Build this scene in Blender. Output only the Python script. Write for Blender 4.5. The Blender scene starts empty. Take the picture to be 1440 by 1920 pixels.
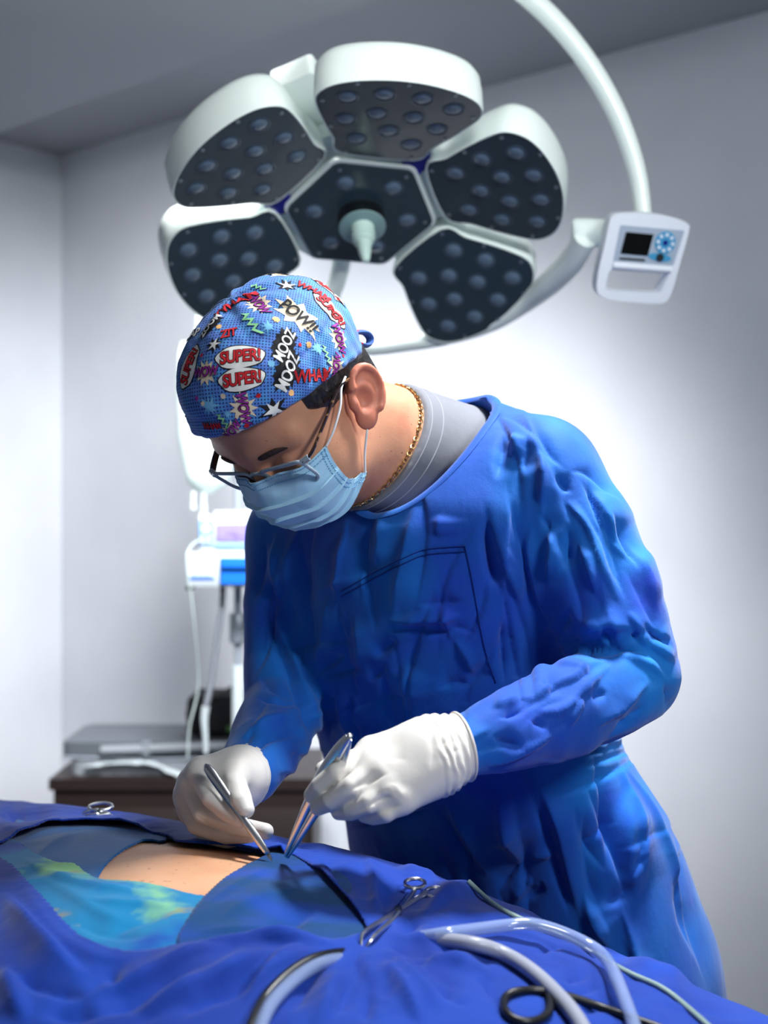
import bpy, math, random
import numpy as np
from mathutils import Vector, Matrix
from mathutils.bvhtree import BVHTree

# ------------------------------------------------------------------ camera, world, lights, exposure
FPX, CAMH = 2400.0, 1.36
scene = bpy.context.scene
COL = scene.collection
cam_d = bpy.data.cameras.new('camera')
cam_d.sensor_fit = 'HORIZONTAL'; cam_d.sensor_width = 36.0; cam_d.lens = 36.0*FPX/1440.0
cam_d.clip_start = 0.02
cam_d.dof.use_dof = True; cam_d.dof.focus_distance = 1.36; cam_d.dof.aperture_fstop = 4.8
cam = bpy.data.objects.new('camera', cam_d); COL.objects.link(cam)
cam.location = (0, 0, CAMH); cam.rotation_euler = (math.pi/2, 0, 0)
scene.camera = cam
world = bpy.data.worlds.new('room_air'); scene.world = world; world.use_nodes = True
world.node_tree.nodes['Background'].inputs[0].default_value = (0.80, 0.88, 1.0, 1)
world.node_tree.nodes['Background'].inputs[1].default_value = 0.15
scene.view_settings.view_transform = 'Standard'; scene.view_settings.look = 'None'
scene.view_settings.gamma = 1.0; scene.view_settings.use_curve_mapping = False
scene.view_settings.exposure = 0.0

def add_light(name, typ, loc, target, energy, size=0.5, color=(1, 1, 1), spot=None, blend=1.0):
    d = bpy.data.lights.new(name, typ); d.energy = energy; d.color = color
    if typ == 'AREA': d.shape = 'DISK'; d.size = size
    if typ == 'SPOT': d.spot_size = math.radians(spot); d.spot_blend = blend; d.shadow_soft_size = size
    o = bpy.data.objects.new(name, d); COL.objects.link(o); o.location = loc
    o.rotation_euler = (Vector(target)-Vector(loc)).to_track_quat('-Z', 'Y').to_euler()
    return o
# second surgical lamp head above the field, out of frame; soft fill added behind the camera; lamp head aimed along the wall
add_light('operating_lamp_light', 'SPOT', (0.36, 1.46, 2.44), (0.10, 1.38, 1.1), 260, 0.13, (0.96, 0.98, 1.0), 66, 1.0)
add_light('front_fill_light', 'AREA', (1.25, -0.15, 2.38), (0.0, 1.5, 1.2), 30, 0.45, (0.93, 0.97, 1.0))  # added fill that brings out the cloth folds, no fixture behind it
add_light('wall_lamp_light', 'SPOT', (-0.15, 2.05, 2.42), (-0.42, 3.5, 0.98), 720, 0.25, (0.97, 0.98, 1.0), 100, 1.0)
add_light('lamp_rim_fill', 'SPOT', (0.30, 0.45, 2.42), (0.0, 2.05, 1.98), 120, 0.2, (0.95, 1.0, 0.98), 52, 1.0)  # added spot, only there to brighten the white lamp rims

# ------------------------------------------------------------------ helpers
V3 = lambda *a: np.array(a, float)
def P(px, py, Y):
    return np.array([(px-720.0)/FPX*Y, Y, CAMH-(py-960.0)/FPX*Y])
def to_px(v):
    v = np.asarray(v, float)
    return np.stack([720+FPX*v[..., 0]/v[..., 1], 960-FPX*(v[..., 2]-CAMH)/v[..., 1]], -1)

def mesh_of(name, verts, faces, smooth=True):
    me = bpy.data.meshes.new(name)
    verts = np.asarray(verts, np.float32).reshape(-1, 3)
    if isinstance(faces, np.ndarray):
        n, k = faces.shape
        me.vertices.add(len(verts)); me.vertices.foreach_set('co', verts.ravel())
        me.loops.add(n*k); me.loops.foreach_set('vertex_index', faces.astype(np.int32).ravel())
        me.polygons.add(n); me.polygons.foreach_set('loop_start', np.arange(0, n*k, k, dtype=np.int32))
        me.update(calc_edges=True); me.validate()
    else:
        me.from_pydata([tuple(map(float, v)) for v in verts], [], faces); me.update()
    if smooth:
        me.shade_smooth()
        if smooth != 'soft' and not isinstance(faces, np.ndarray): me.set_sharp_from_angle(angle=.75)
    return me
def link(name, me, mat=None, parent=None):
    o = bpy.data.objects.new(name, me); COL.objects.link(o)
    if mat is not None and me is not None and len(me.materials) == 0:
        for m in (mat if isinstance(mat, (list, tuple)) else [mat]): me.materials.append(m)
    if parent is not None: attach(o, parent)
    return o
def attach(o, parent):
    o.parent = parent
    o.matrix_parent_inverse = Matrix.Translation(-Vector(ORIG.get(parent.name, (0, 0, 0))))
ORIG = {}
def mk(name, vf, mat, parent=None, smooth=True):
    return link(name, mesh_of(name, vf[0], vf[1], smooth), mat, parent)
def thing(name, loc, label, cat, group=None):
    o = bpy.data.objects.new(name, None); COL.objects.link(o); o.location = [float(a) for a in loc]
    o.empty_display_size = 0.05; ORIG[o.name] = tuple(float(a) for a in loc)
    return tag(o, label, cat, group)
def tag(o, label=None, cat=None, group=None, kind=None):
    if label: o['label'] = label
    if cat: o['category'] = cat
    if group: o['group'] = group
    if kind: o['kind'] = kind
    return o
def join(*parts):
    vs, fs, n = [], [], 0
    for v, f in parts:
        v = np.asarray(v, float).reshape(-1, 3); vs.append(v)
        fs += [tuple(int(i)+n for i in q) for q in f]; n += len(v)
    return np.concatenate(vs), fs

def catmull(pts, n=8, closed=False):
    p = np.asarray(pts, float); m = len(p); out = []
    rng = range(m if closed else m-1)
    for i in rng:
        if closed: a, b, c, d = p[(i-1) % m], p[i], p[(i+1) % m], p[(i+2) % m]
        else: a, b, c, d = p[max(i-1, 0)], p[i], p[i+1], p[min(i+2, m-1)]
        for k in range(n):
            t = k/n
            out.append(0.5*((2*b)+(c-a)*t+(2*a-5*b+4*c-d)*t*t+(3*b-a-3*c+d)*t**3))
    if not closed: out.append(p[-1])
    return np.array(out)
def tube(pts, r, n=12, closed=False, flat=1.0, up=None, cap=True):
    p = np.asarray(pts, float); m = len(p)
    r = np.full(m, r, float) if np.isscalar(r) else np.interp(np.linspace(0, 1, m), np.linspace(0, 1, len(r)), r)
    if closed: t = np.roll(p, -1, 0)-np.roll(p, 1, 0)
    else: t = np.gradient(p, axis=0)
    t /= np.linalg.norm(t, axis=1)[:, None]+1e-12
    a = np.array(up if up is not None else ([0, 0, 1] if abs(t[0][2]) < .9 else [1, 0, 0]), float)
    u = np.cross(t[0], a); u /= np.linalg.norm(u)
    vs = []; ang = np.linspace(0, 2*np.pi, n, endpoint=False)
    for i in range(m):
        if up is not None: u = np.cross(t[i], a)
        else: u = u-t[i]*np.dot(u, t[i])
        u = u/(np.linalg.norm(u)+1e-12); w = np.cross(t[i], u)
        vs.append(p[i]+r[i]*(np.cos(ang)[:, None]*u+flat*np.sin(ang)[:, None]*w))
    vs = np.concatenate(vs); fs = []
    for i in range(m if closed else m-1):
        a0, b0 = i*n, ((i+1) % m)*n
        for k in range(n): fs.append((a0+k, a0+(k+1) % n, b0+(k+1) % n, b0+k))
    if not closed and cap:
        fs.append(tuple(range(n-1, -1, -1))); fs.append(tuple(range((m-1)*n, m*n)))
    return vs, fs
def prism(poly, o, u, v, w, d0, d1, bev=0.0):
    """polygon (2-D) in frame o,u,v extruded along w from d0 to d1, with a small bevel ring"""
    poly = np.asarray(poly, float); n = len(poly); c = poly.mean(0)
    rings = [(d0, 1-bev), (d0+(bev and .0015), 1.0), (d1-(bev and .0015), 1.0), (d1, 1-bev)] if bev else [(d0, 1), (d1, 1)]
    vs = [];
    for d, s in rings:
        q = c+(poly-c)*s
        vs.append(np.asarray(o)+q[:, :1]*u+q[:, 1:]*v+d*np.asarray(w))
    fs = []
    for i in range(len(rings)-1):
        for k in range(n): fs.append((i*n+k, i*n+(k+1) % n, (i+1)*n+(k+1) % n, (i+1)*n+k))
    fs.append(tuple(range(n-1, -1, -1))); m = (len(rings)-1)*n; fs.append(tuple(range(m, m+n)))
    return np.concatenate(vs), fs
def round_poly(poly, r, n=5):
    p = np.asarray(poly, float); m = len(p); out = []
    rr = [r]*m if np.isscalar(r) else r
    for i in range(m):
        a, b, c = p[i-1], p[i], p[(i+1) % m]; q = rr[i]
        d1, d2 = a-b, c-b
        l1, l2 = np.linalg.norm(d1), np.linalg.norm(d2); q = min(q, l1*.49, l2*.49)
        s, e = b+d1/l1*q, b+d2/l2*q
        for k in range(n+1):
            t = k/n; out.append((1-t)**2*s+2*t*(1-t)*b+t*t*e)
    return np.array(out)
def rbox(cx, cy, cz, sx, sy, sz, r=0.01, rot=0.0):
    """box with rounded vertical corners and softened top and bottom"""
    pl = round_poly([(-sx/2, -sy/2), (sx/2, -sy/2), (sx/2, sy/2), (-sx/2, sy/2)], r, 4)
    c, s = math.cos(rot), math.sin(rot)
    return prism(pl, (cx, cy, cz), V3(c, s, 0), V3(-s, c, 0), V3(0, 0, 1), -sz/2, sz/2, 0.02)
def lathe(prof, o, ax, n=24):
    """profile of (radius, height) turned about axis ax at o"""
    ax = np.asarray(ax, float); ax = ax/np.linalg.norm(ax)
    u = np.cross(ax, [0, 0, 1] if abs(ax[2]) < .9 else [1, 0, 0]); u /= np.linalg.norm(u); w = np.cross(ax, u)
    an = np.linspace(0, 2*np.pi, n, endpoint=False); vs = []; fs = []
    for r, h in prof: vs.append(np.asarray(o)+h*ax+r*(np.cos(an)[:, None]*u+np.sin(an)[:, None]*w))
    for i in range(len(prof)-1):
        for k in range(n): fs.append((i*n+k, i*n+(k+1) % n, (i+1)*n+(k+1) % n, (i+1)*n+k))
    fs.append(tuple(range(n-1, -1, -1))); m = (len(prof)-1)*n; fs.append(tuple(range(m, m+n)))
    return np.concatenate(vs), fs

# ------------------------------------------------------------------ distance-field modelling for soft shapes
def smin(a, b, k):
    h = np.maximum(k-np.abs(a-b), 0)/k
    return np.minimum(a, b)-h*h*k*.25
def smax(a, b, k): return -smin(-a, -b, k)
def ell(p, c, r):
    q = (p-np.asarray(c, np.float32)); r = np.asarray(r, np.float32)
    k0 = np.sqrt(((q/r)**2).sum(1)); k1 = np.sqrt(((q/(r*r))**2).sum(1))+1e-9
    return k0*(k0-1)/k1
def cone(p, a, b, r1, r2):
    a = np.asarray(a, np.float32); ab = np.asarray(b, np.float32)-a
    t = np.clip(((p-a)@ab)/(ab@ab), 0, 1)
    d = p-a-t[:, None]*ab
    return np.sqrt((d*d).sum(1))-(r1+t*(r2-r1))
def chain(p, pts, rad):
    d = None
    for i in range(len(pts)-1):
        e = cone(p, pts[i], pts[i+1], rad[i], rad[i+1]); d = e if d is None else np.minimum(d, e)
    return d
def field_mesh(fn, lo, hi, h, m=4, lip=1.6):
    lo = np.asarray(lo, float); hi = np.asarray(hi, float)
    nb = np.ceil((hi-lo)/(h*m)).astype(int)+1
    ax = [lo[i]+(np.arange(nb[i])+.5)*h*m for i in range(3)]
    g = np.stack(np.meshgrid(*ax, indexing='ij'), -1).reshape(-1, 3).astype(np.float32)
    c = fn(g).reshape(nb)
    act = np.abs(c) < h*m*.866*lip
    N = nb*m+1
    F = np.repeat(np.repeat(np.repeat(np.where(c < 0, -1., 1.), m, 0), m, 1), m, 2).astype(np.float32)
    F = np.pad(F, ((0, 1),)*3, mode='edge')
    A = np.repeat(np.repeat(np.repeat(act, m, 0), m, 1), m, 2); A = np.pad(A, ((0, 1),)*3, mode='edge')
    B = A.copy(); B[1:] |= A[:-1]; C = B.copy(); C[:, 1:] |= B[:, :-1]; D = C.copy(); D[:, :, 1:] |= C[:, :, :-1]
    I = np.argwhere(D); out = np.empty(len(I), np.float32)
    for s in range(0, len(I), 400000):
        out[s:s+400000] = fn((lo+I[s:s+400000]*h).astype(np.float32))
    F[D] = out
    s = F < 0; n = N-1
    cnt = np.zeros(n, np.int8); corners = [(i, j, k) for i in (0, 1) for j in (0, 1) for k in (0, 1)]
    for i, j, k in corners: cnt += s[i:n[0]+i, j:n[1]+j, k:n[2]+k]
    mix = (cnt > 0) & (cnt < 8); ci = np.argwhere(mix)
    idx = -np.ones(n, np.int32); idx[mix] = np.arange(len(ci))
    acc = np.zeros((len(ci), 3)); num = np.zeros(len(ci))
    for a in corners:
        for x in range(3):
            if a[x] == 0:
                b = list(a); b[x] = 1
                fa = F[ci[:, 0]+a[0], ci[:, 1]+a[1], ci[:, 2]+a[2]]; fb = F[ci[:, 0]+b[0], ci[:, 1]+b[1], ci[:, 2]+b[2]]
                mk_ = (fa < 0) != (fb < 0); t = np.where(mk_, fa/np.where(mk_, fa-fb, 1), 0)
                q = np.tile(np.array(a, float), (len(ci), 1)); q[:, x] += t
                acc += q*mk_[:, None]; num += mk_
    verts = lo+h*(ci+acc/num[:, None])
    quads = []
    for x in range(3):
        sl = [slice(0, None)]*3
        S0 = [slice(None)]*3; S1 = [slice(None)]*3; S0[x] = slice(0, -1); S1[x] = slice(1, None)
        ch = s[tuple(S0)] != s[tuple(S1)]
        e = np.argwhere(ch); y, z = (x+1) % 3, (x+2) % 3
        e = e[(e[:, y] > 0) & (e[:, z] > 0) & (e[:, y] < n[y]) & (e[:, z] < n[z])]
        def cell(dy, dz):
            c2 = e.copy(); c2[:, y] -= dy; c2[:, z] -= dz; return idx[c2[:, 0], c2[:, 1], c2[:, 2]]
        q = np.stack([cell(1, 1), cell(0, 1), cell(0, 0), cell(1, 0)], 1)
        flip = ~s[e[:, 0], e[:, 1], e[:, 2]]
        q[flip] = q[flip][:, ::-1]; quads.append(q)
    q = np.concatenate(quads); q = q[(q >= 0).all(1)]
    return verts, q
def vnormals(v, f):
    n = np.zeros_like(v); a, b, c, d = (v[f[:, i]] for i in range(4))
    fn = np.cross(c-a, d-b)
    for i in range(4): np.add.at(n, f[:, i], fn)
    return n/(np.linalg.norm(n, axis=1)[:, None]+1e-12)
def relax(v, f, it=2, lam=.5):
    e = np.concatenate([f[:, [0, 1]], f[:, [1, 2]], f[:, [2, 3]], f[:, [3, 0]]])
    deg = np.bincount(e.ravel(), minlength=len(v))[:, None]
    for _ in range(it):
        s = np.zeros_like(v); np.add.at(s, e[:, 0], v[e[:, 1]]); np.add.at(s, e[:, 1], v[e[:, 0]])
        v = v+lam*(s/np.maximum(deg, 1)-v)
    return v
def seg_dist(q, poly):
    """distance of 2-D/3-D points to a polyline, the parameter 0..1 along it and the side (2-D)"""
    best = np.full(len(q), 1e9); par = np.zeros(len(q)); side = np.zeros(len(q)); L = np.r_[0, np.cumsum(np.linalg.norm(np.diff(poly, axis=0), axis=1))]
    for i in range(len(poly)-1):
        a = poly[i]; ab = poly[i+1]-a; l2 = ab@ab+1e-12
        t = np.clip(((q-a)@ab)/l2, 0, 1); d = q-a-t[:, None]*ab; dd = np.sqrt((d*d).sum(1)); m = dd < best
        best[m] = dd[m]; par[m] = ((L[i]+t*math.sqrt(l2))/L[-1])[m]
        if q.shape[1] == 2: side[m] = np.sign(ab[0]*d[:, 1]-ab[1]*d[:, 0])[m]
    return best, par, side
def vnoise(p, seed=0):
    """smooth value noise on points (N,3)"""
    p = np.asarray(p, float); i = np.floor(p).astype(np.int64); f = p-i; f = f*f*(3-2*f); r = 0
    def hsh(a):
        n = (a[:, 0]*73856093) ^ (a[:, 1]*19349663) ^ (a[:, 2]*83492791) ^ (seed*2654435)
        n = (n ^ (n >> 13))*1274126177; n = n ^ (n >> 16)
        return (n & 0xffff)/32767.5-1
    for dx in (0, 1):
        for dy in (0, 1):
            for dz in (0, 1):
                w = np.where(dx, f[:, 0], 1-f[:, 0])*np.where(dy, f[:, 1], 1-f[:, 1])*np.where(dz, f[:, 2], 1-f[:, 2])
                r = r+w*hsh(i+np.array([dx, dy, dz]))
    return r

# ------------------------------------------------------------------ materials
def srgb(r, g, b):
    f = lambda c: (c/255/12.92) if c/255 <= .04045 else ((c/255+.055)/1.055)**2.4
    return (f(r), f(g), f(b), 1)
def material(name, col, rough=.5, metal=0.0, bump=None, var=None, sheen=0.0, spec=.5, sub=0.0, trans=0.0, alpha=1.0, emit=None, coat=0.0, ior=1.45, wave=None):
    m = bpy.data.materials.new(name); m.use_nodes = True
    nt = m.node_tree; b = nt.nodes['Principled BSDF']; I = b.inputs
    I['Base Color'].default_value = col; I['Roughness'].default_value = rough; I['Metallic'].default_value = metal
    I['Specular IOR Level'].default_value = spec; I['IOR'].default_value = ior
    I['Sheen Weight'].default_value = sheen; I['Sheen Roughness'].default_value = .5
    I['Transmission Weight'].default_value = trans; I['Alpha'].default_value = alpha; I['Coat Weight'].default_value = coat
    if sub: I['Subsurface Weight'].default_value = sub; I['Subsurface Radius'].default_value = (.012, .005, .003); I['Subsurface Scale'].default_value = .35
    if emit: I['Emission Color'].default_value = emit[0]; I['Emission Strength'].default_value = emit[1]
    tc = nt.nodes.new('ShaderNodeTexCoord')
    def noise(sc, det=4, dist=0.0, stretch=None):
        n = nt.nodes.new('ShaderNodeTexNoise'); n.inputs['Scale'].default_value = sc; n.inputs['Detail'].default_value = det; n.inputs['Distortion'].default_value = dist
        if stretch:
            mp = nt.nodes.new('ShaderNodeMapping'); mp.inputs['Scale'].default_value = stretch[:3]
            if len(stretch) > 3: mp.inputs['Rotation'].default_value = stretch[3]
            nt.links.new(tc.outputs['Object'], mp.inputs[0]); nt.links.new(mp.outputs[0], n.inputs['Vector'])
        else: nt.links.new(tc.outputs['Object'], n.inputs['Vector'])
        return n
    if var:      # list of (scale, lo, hi, colour, detail, stretch)
        prev = None
        for (sc, lo, hi, c2, det, st) in var:
            n = noise(sc, det, 0, st); r = nt.nodes.new('ShaderNodeMapRange'); r.inputs['From Min'].default_value = lo; r.inputs['From Max'].default_value = hi
            nt.links.new(n.outputs[0], r.inputs[0])
            mx = nt.nodes.new('ShaderNodeMix'); mx.data_type = 'RGBA'; mx.inputs[6].default_value = col; mx.inputs[7].default_value = c2
            nt.links.new(r.outputs[0], mx.inputs[0])
            if prev: nt.links.new(prev, mx.inputs[6])
            prev = mx.outputs[2]
        nt.links.new(prev, I['Base Color'])
    last = None
    if bump:     # list of (scale, strength, distance, detail, stretch)
        for (sc, stg, dist, det, st) in bump:
            n = noise(sc, det, 0, st); bp = nt.nodes.new('ShaderNodeBump'); bp.inputs['Strength'].default_value = stg; bp.inputs['Distance'].default_value = dist
            nt.links.new(n.outputs[0], bp.inputs['Height'])
            if last: nt.links.new(last, bp.inputs['Normal'])
            last = bp.outputs[0]
    if wave:     # (scale, strength, distance, rotation)
        mp = nt.nodes.new('ShaderNodeMapping'); mp.inputs['Rotation'].default_value = wave[3]; nt.links.new(tc.outputs['Object'], mp.inputs[0])
        w = nt.nodes.new('ShaderNodeTexWave'); w.inputs['Scale'].default_value = wave[0]; nt.links.new(mp.outputs[0], w.inputs['Vector'])
        bp = nt.nodes.new('ShaderNodeBump'); bp.inputs['Strength'].default_value = wave[1]; bp.inputs['Distance'].default_value = wave[2]
        nt.links.new(w.outputs[0], bp.inputs['Height'])
        if last: nt.links.new(last, bp.inputs['Normal'])
        last = bp.outputs[0]
    if last: nt.links.new(last, I['Normal'])
    return m
M = {}
M['wall'] = material('wall_paint', srgb(222, 224, 230), .75, bump=[(260, .25, .002, 3, None)], var=[(3, .3, .7, srgb(212, 215, 222), 3, None)])
M['ceiling'] = material('ceiling_paint', srgb(146, 149, 156), .85)
M['floor'] = material('vinyl_floor', srgb(120, 125, 130), .4, var=[(30, .4, .6, srgb(105, 110, 116), 4, None)])
M['lamp_white'] = material('lamp_white', srgb(236, 246, 241), .35, coat=.2)
M['panel_dark'] = material('lamp_panel', srgb(44, 60, 70), .22, spec=.6, coat=.4)
M['led'] = material('led_lens', srgb(92, 110, 128), .3, spec=.6, coat=.3)
M['led_ring'] = material('led_ring', srgb(62, 78, 92), .3)
M['screw'] = material('screw_steel', srgb(150, 158, 165), .3, metal=.8)
M['navy'] = material('navy_plastic', srgb(10, 20, 130), .3, coat=.3)
M['handle'] = material('handle_green', srgb(190, 214, 206), .4)
M['handle_disc'] = material('handle_disc', srgb(130, 160, 160), .4)
M['dark_socket'] = material('dark_socket', srgb(15, 22, 28), .5)
M['panel_white'] = material('control_white', srgb(228, 233, 242), .4)
M['panel_grey'] = material('control_grey', srgb(165, 178, 195), .45)
M['screen_off'] = material('screen_black', srgb(3, 4, 5), .12)
M['button_blue'] = material('button_blue', srgb(60, 150, 195), .45)
M['steel'] = material('surgical_steel', srgb(218, 220, 224), .27, metal=1.0, bump=[(90, .05, .0005, 2, None)])
M['steel_dark'] = material('satin_steel', srgb(120, 124, 130), .3, metal=1.0)
CLOTH_B = [(900, .25, .0006, 2, None), (13, .30, .012, 6, (1, 1, .5)), (40, .25, .004, 5, (1, 1, .6))]
M['gown'] = material('gown_cotton', srgb(12, 74, 166), .72, sheen=.16, spec=.25, bump=CLOTH_B,
                     var=[(5, .44, .62, srgb(8, 112, 196), 3, (1, 1, .5)), (9, .50, .72, srgb(20, 64, 178), 4, None)])
M['drape'] = material('drape_cotton', srgb(9, 52, 146), .78, sheen=.14, spec=.22, bump=CLOTH_B,
                      var=[(5, .45, .7, srgb(13, 66, 170), 3, None), (11, .52, .74, srgb(6, 42, 128), 4, None)])
M['seam'] = material('seam_thread', srgb(8, 48, 130), .8)
M['towel'] = material('towel_teal', srgb(4, 92, 158), .85, sheen=.2, spec=.2, bump=[(1100, .35, .0008, 2, None), (45, .25, .003, 4, None)],
                      var=[(6, .4, .7, srgb(0, 80, 140), 3, None)])
# ------------------------------------------------------------------ the room
ZC, ZD = 2.55, 2.45
ang = math.radians(41.0); TW = V3(math.cos(ang), -math.sin(ang), 0); NW = V3(math.sin(ang), math.cos(ang), 0)   # along the back wall, out through it
corner = V3(-1.079, 4.28, 0)
WL = 0.934                                   # length of the nearer face before the jog behind the lamp
jog = corner+TW*WL; jog2 = jog+NW*0.37; wend = jog2+TW*3.2
def slab(a, b, z0, z1, n, th):
    a, b, n = (np.asarray(x, float) for x in (a, b, n)); q = [a, b, b+n*th, a+n*th]
    return np.array([(*p[:2], z0) for p in q]+[(*p[:2], z1) for p in q]), [(3, 2, 1, 0), (4, 5, 6, 7), (0, 1, 5, 4), (1, 2, 6, 5), (2, 3, 7, 6), (3, 0, 4, 7)]
def struct(name, vf, mat):
    o = mk(name, vf, mat, smooth=False); tag(o, kind='structure'); return o
struct('wall_back', slab(corner-TW*.1, jog, 0, ZC, NW, .47), M['wall'])
struct('wall_right', slab(jog2-TW*.002, wend, 0, ZC, NW, .10), M['wall'])
lw = -NW*4.2
struct('wall_left', slab(corner+lw, corner, 0, ZC, -TW, .10), M['wall'])
def plan(pts, z0, z1):
    n = len(pts); v = [(*p[:2], z0) for p in pts]+[(*p[:2], z1) for p in pts]
    return np.array(v), [tuple(range(n-1, -1, -1)), tuple(range(n, 2*n))]+[(k, (k+1) % n, n+(k+1) % n, n+k) for k in range(n)]
far = [corner-TW*.1+NW*.45, wend+NW*.12, wend-NW*5.0, corner-TW*.1-NW*4.2]
struct('floor', plan(far, -.05, 0), M['floor'])
struct('ceiling', plan(far, ZC, ZC+.06), M['ceiling'])
# dropped part of the ceiling nearer the camera, its edge parallel to the wall
e0 = V3(-1.10, 3.67, 0)
drop = [e0-TW*.25, e0+TW*3.4, e0+TW*3.4-NW*3.2, e0-TW*.25-NW*3.2]
struct('ceiling_drop', plan(drop, ZD, ZC-.001), M['ceiling'])
t0, t1 = e0+TW*1.55+NW*.21, e0+TW*1.55+NW*.21+TW*.5
struct('trim_1', plan([t0, t1, t1+NW*.02, t0+NW*.02], ZC-.008, ZC), material('ceiling_trim', srgb(90, 94, 100), .7))
for nm, a, b, n in (('baseboard_back', corner, jog, NW), ('baseboard_right', jog2, wend, NW)):
    struct(nm, slab(a-n*.012, b-n*.012, 0, .09, n, .012), material('baseboard', srgb(150, 156, 162), .5))

# ------------------------------------------------------------------ surgical lamp
LC = V3(-0.03756, 2.1, CAMH+0.48703)
LN = V3(0.08524, -0.52109, -0.84923); LU = V3(0.97328, 0.22593, -0.04094); LV = V3(0.2132, -0.82305, 0.52643)
lamp = thing('surgical_lamp', (0.1, 2.05, ZD), 'large white five-petal surgical lamp with dark lens panels on a curved ceiling arm', 'surgical lamp')
def led_mesh(rad):
    pr = [(rad*1.25, -.0005), (rad*1.25, .0012), (rad*1.02, .0016), (rad*.98, .0008)]
    return pr
TILT = math.radians(17.5)
half = [(57, 0), (76, 38), (97, 76), (114, 112), (122, 138), (117, 158), (103, 175), (80, 188), (52, 197), (25, 202)]
pet = [(x/1000, y/1000) for x, y in half]+[(0, .2035)]+[(-x/1000, y/1000) for x, y in half[::-1]]
pet = catmull(pet, 4, True)
petal_leds = [(-.043, .043), (.043, .043), (-.070, .093), (0, .074), (.070, .093), (-.079, .150), (.079, .150), (-.028, .116), (.028, .116), (-.028, .167), (.028, .167)]
petal_screws = [(-.052, .006), (.052, .006), (-.088, .07), (.088, .07), (-.113, .135), (.113, .135), (-.072, .186), (.072, .186), (0, .197)]
led_lib = {}
def put_leds(parent, o, u, v, n, spots, rad, screws, srad=.0032):
    for k, (a, b) in enumerate(spots):
        c = o+a*u+b*v
        q = link('led_lens', None, None) if False else None
        if 'lens' not in led_lib:
            led_lib['lens'] = mesh_of('led_lens', *lathe([(.0005, .0034), (.005, .0032), (.010, .0022), (.0132, .0002), (.0135, -.002)][::-1], (0, 0, 0), (0, 0, 1), 20)); led_lib['lens'].materials.append(M['led'])
            led_lib['ring'] = mesh_of('led_ring', *lathe([(.0165, -.001), (.0172, .0006), (.0150, .0014), (.0138, .0010), (.0136, -.001)], (0, 0, 0), (0, 0, 1), 20)); led_lib['ring'].materials.append(M['led_ring'])
            led_lib['screw'] = mesh_of('screw', *lathe([(.0034, -.001), (.0034, .0012), (.0020, .0018), (.0006, .0018)], (0, 0, 0), (0, 0, 1), 12)); led_lib['screw'].materials.append(M['screw'])
        for nm in ('lens', 'ring'):
            ob = link('led_'+nm, led_lib[nm]); place(ob, c, n, parent)
    for a, b in screws:
        ob = link('screw', led_lib['screw']); place(ob, o+a*u+b*v, n, parent)
def place(ob, c, n, parent):
    """object whose own +Z looks along n, at c, as a child"""
    q = Vector(n).to_track_quat('Z', 'Y'); ob.location = Vector(c); ob.rotation_mode = 'QUATERNION'; ob.rotation_quaternion = q
    attach(ob, parent)
for th in (90, 30, -30, 150, 210):
    t = math.radians(th); rd = math.cos(t)*LU+math.sin(t)*LV; td = math.sin(t)*LU-math.cos(t)*LV
    nn = LN*math.cos(TILT)-rd*math.sin(TILT); r2 = rd*math.cos(TILT)+LN*math.sin(TILT)
    o = LC+rd*.130
    # housing: rim slightly larger than the lens panel, tapering to the back
    c = np.array([0, .11]); n_ = len(pet); rings = []
    for d, s in ((.0015, 1.004), (.002, 1.022), (-.003, 1.032), (-.030, 1.030), (-.052, 1.012), (-.064, .955), (-.070, .86), (-.072, .6)):
        q = c+(pet-c)*s; rings.append(o+q[:, :1]*td+q[:, 1:]*r2+d*nn)
    vs = np.concatenate(rings); fs = []
    for i in range(len(rings)-1):
        for k in range(n_): fs.append((i*n_+k, (i+1)*n_+k, (i+1)*n_+(k+1) % n_, i*n_+(k+1) % n_))
    fs.append(tuple(range((len(rings)-1)*n_, len(rings)*n_)))
    hb = mk('petal_housing', (vs, fs), M['lamp_white'], lamp)
    pn = mk('lens_panel', prism(pet, o, td, r2, nn, -.006, .0012), M['panel_dark'], lamp, False)
    put_leds(pn, o+nn*.0012, td, r2, nn, petal_leds, .0135, petal_screws)
hexo = round_poly([(.1235*math.cos(math.radians(a)), .1235*math.sin(math.radians(a))) for a in range(0, 360, 60)], .012, 4)
mk('hub_housing', prism(hexo*1.05, LC, LU, LV, LN, -.075, -.001), M['lamp_white'], lamp, False)
hp = mk('lens_panel', prism(hexo, LC, LU, LV, LN, -.004, .002), M['panel_dark'], lamp, False)
put_leds(hp, LC+LN*.002, LU, LV, LN, [(.078*math.cos(math.radians(a)), .078*math.sin(math.radians(a))) for a in range(0, 360, 60)], .0135,
         [(.108*math.cos(math.radians(a)), .108*math.sin(math.radians(a))) for a in range(0, 360, 60)])
hd = mk('grip_handle', lathe([(.012, .004), (.012, .026), (.0195, .028), (.0195, .052), (.0165, .054), (.0165, .060), (.0125, .063), (.0105, .080), (.0065, .100), (.003, .103)], LC, LN, 28), M['handle'], lamp)
mk('socket', lathe([(.038, .001), (.038, .004), (.030, .006), (.013, .006)], LC, LN, 28), M['dark_socket'], hd)
mk('grip_disc', lathe([(.012, .0245), (.034, .0245), (.0385, .0265), (.0385, .0285), (.036, .0295), (.012, .0295)], LC, LN, 32), M['handle_disc'], hd)
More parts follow.
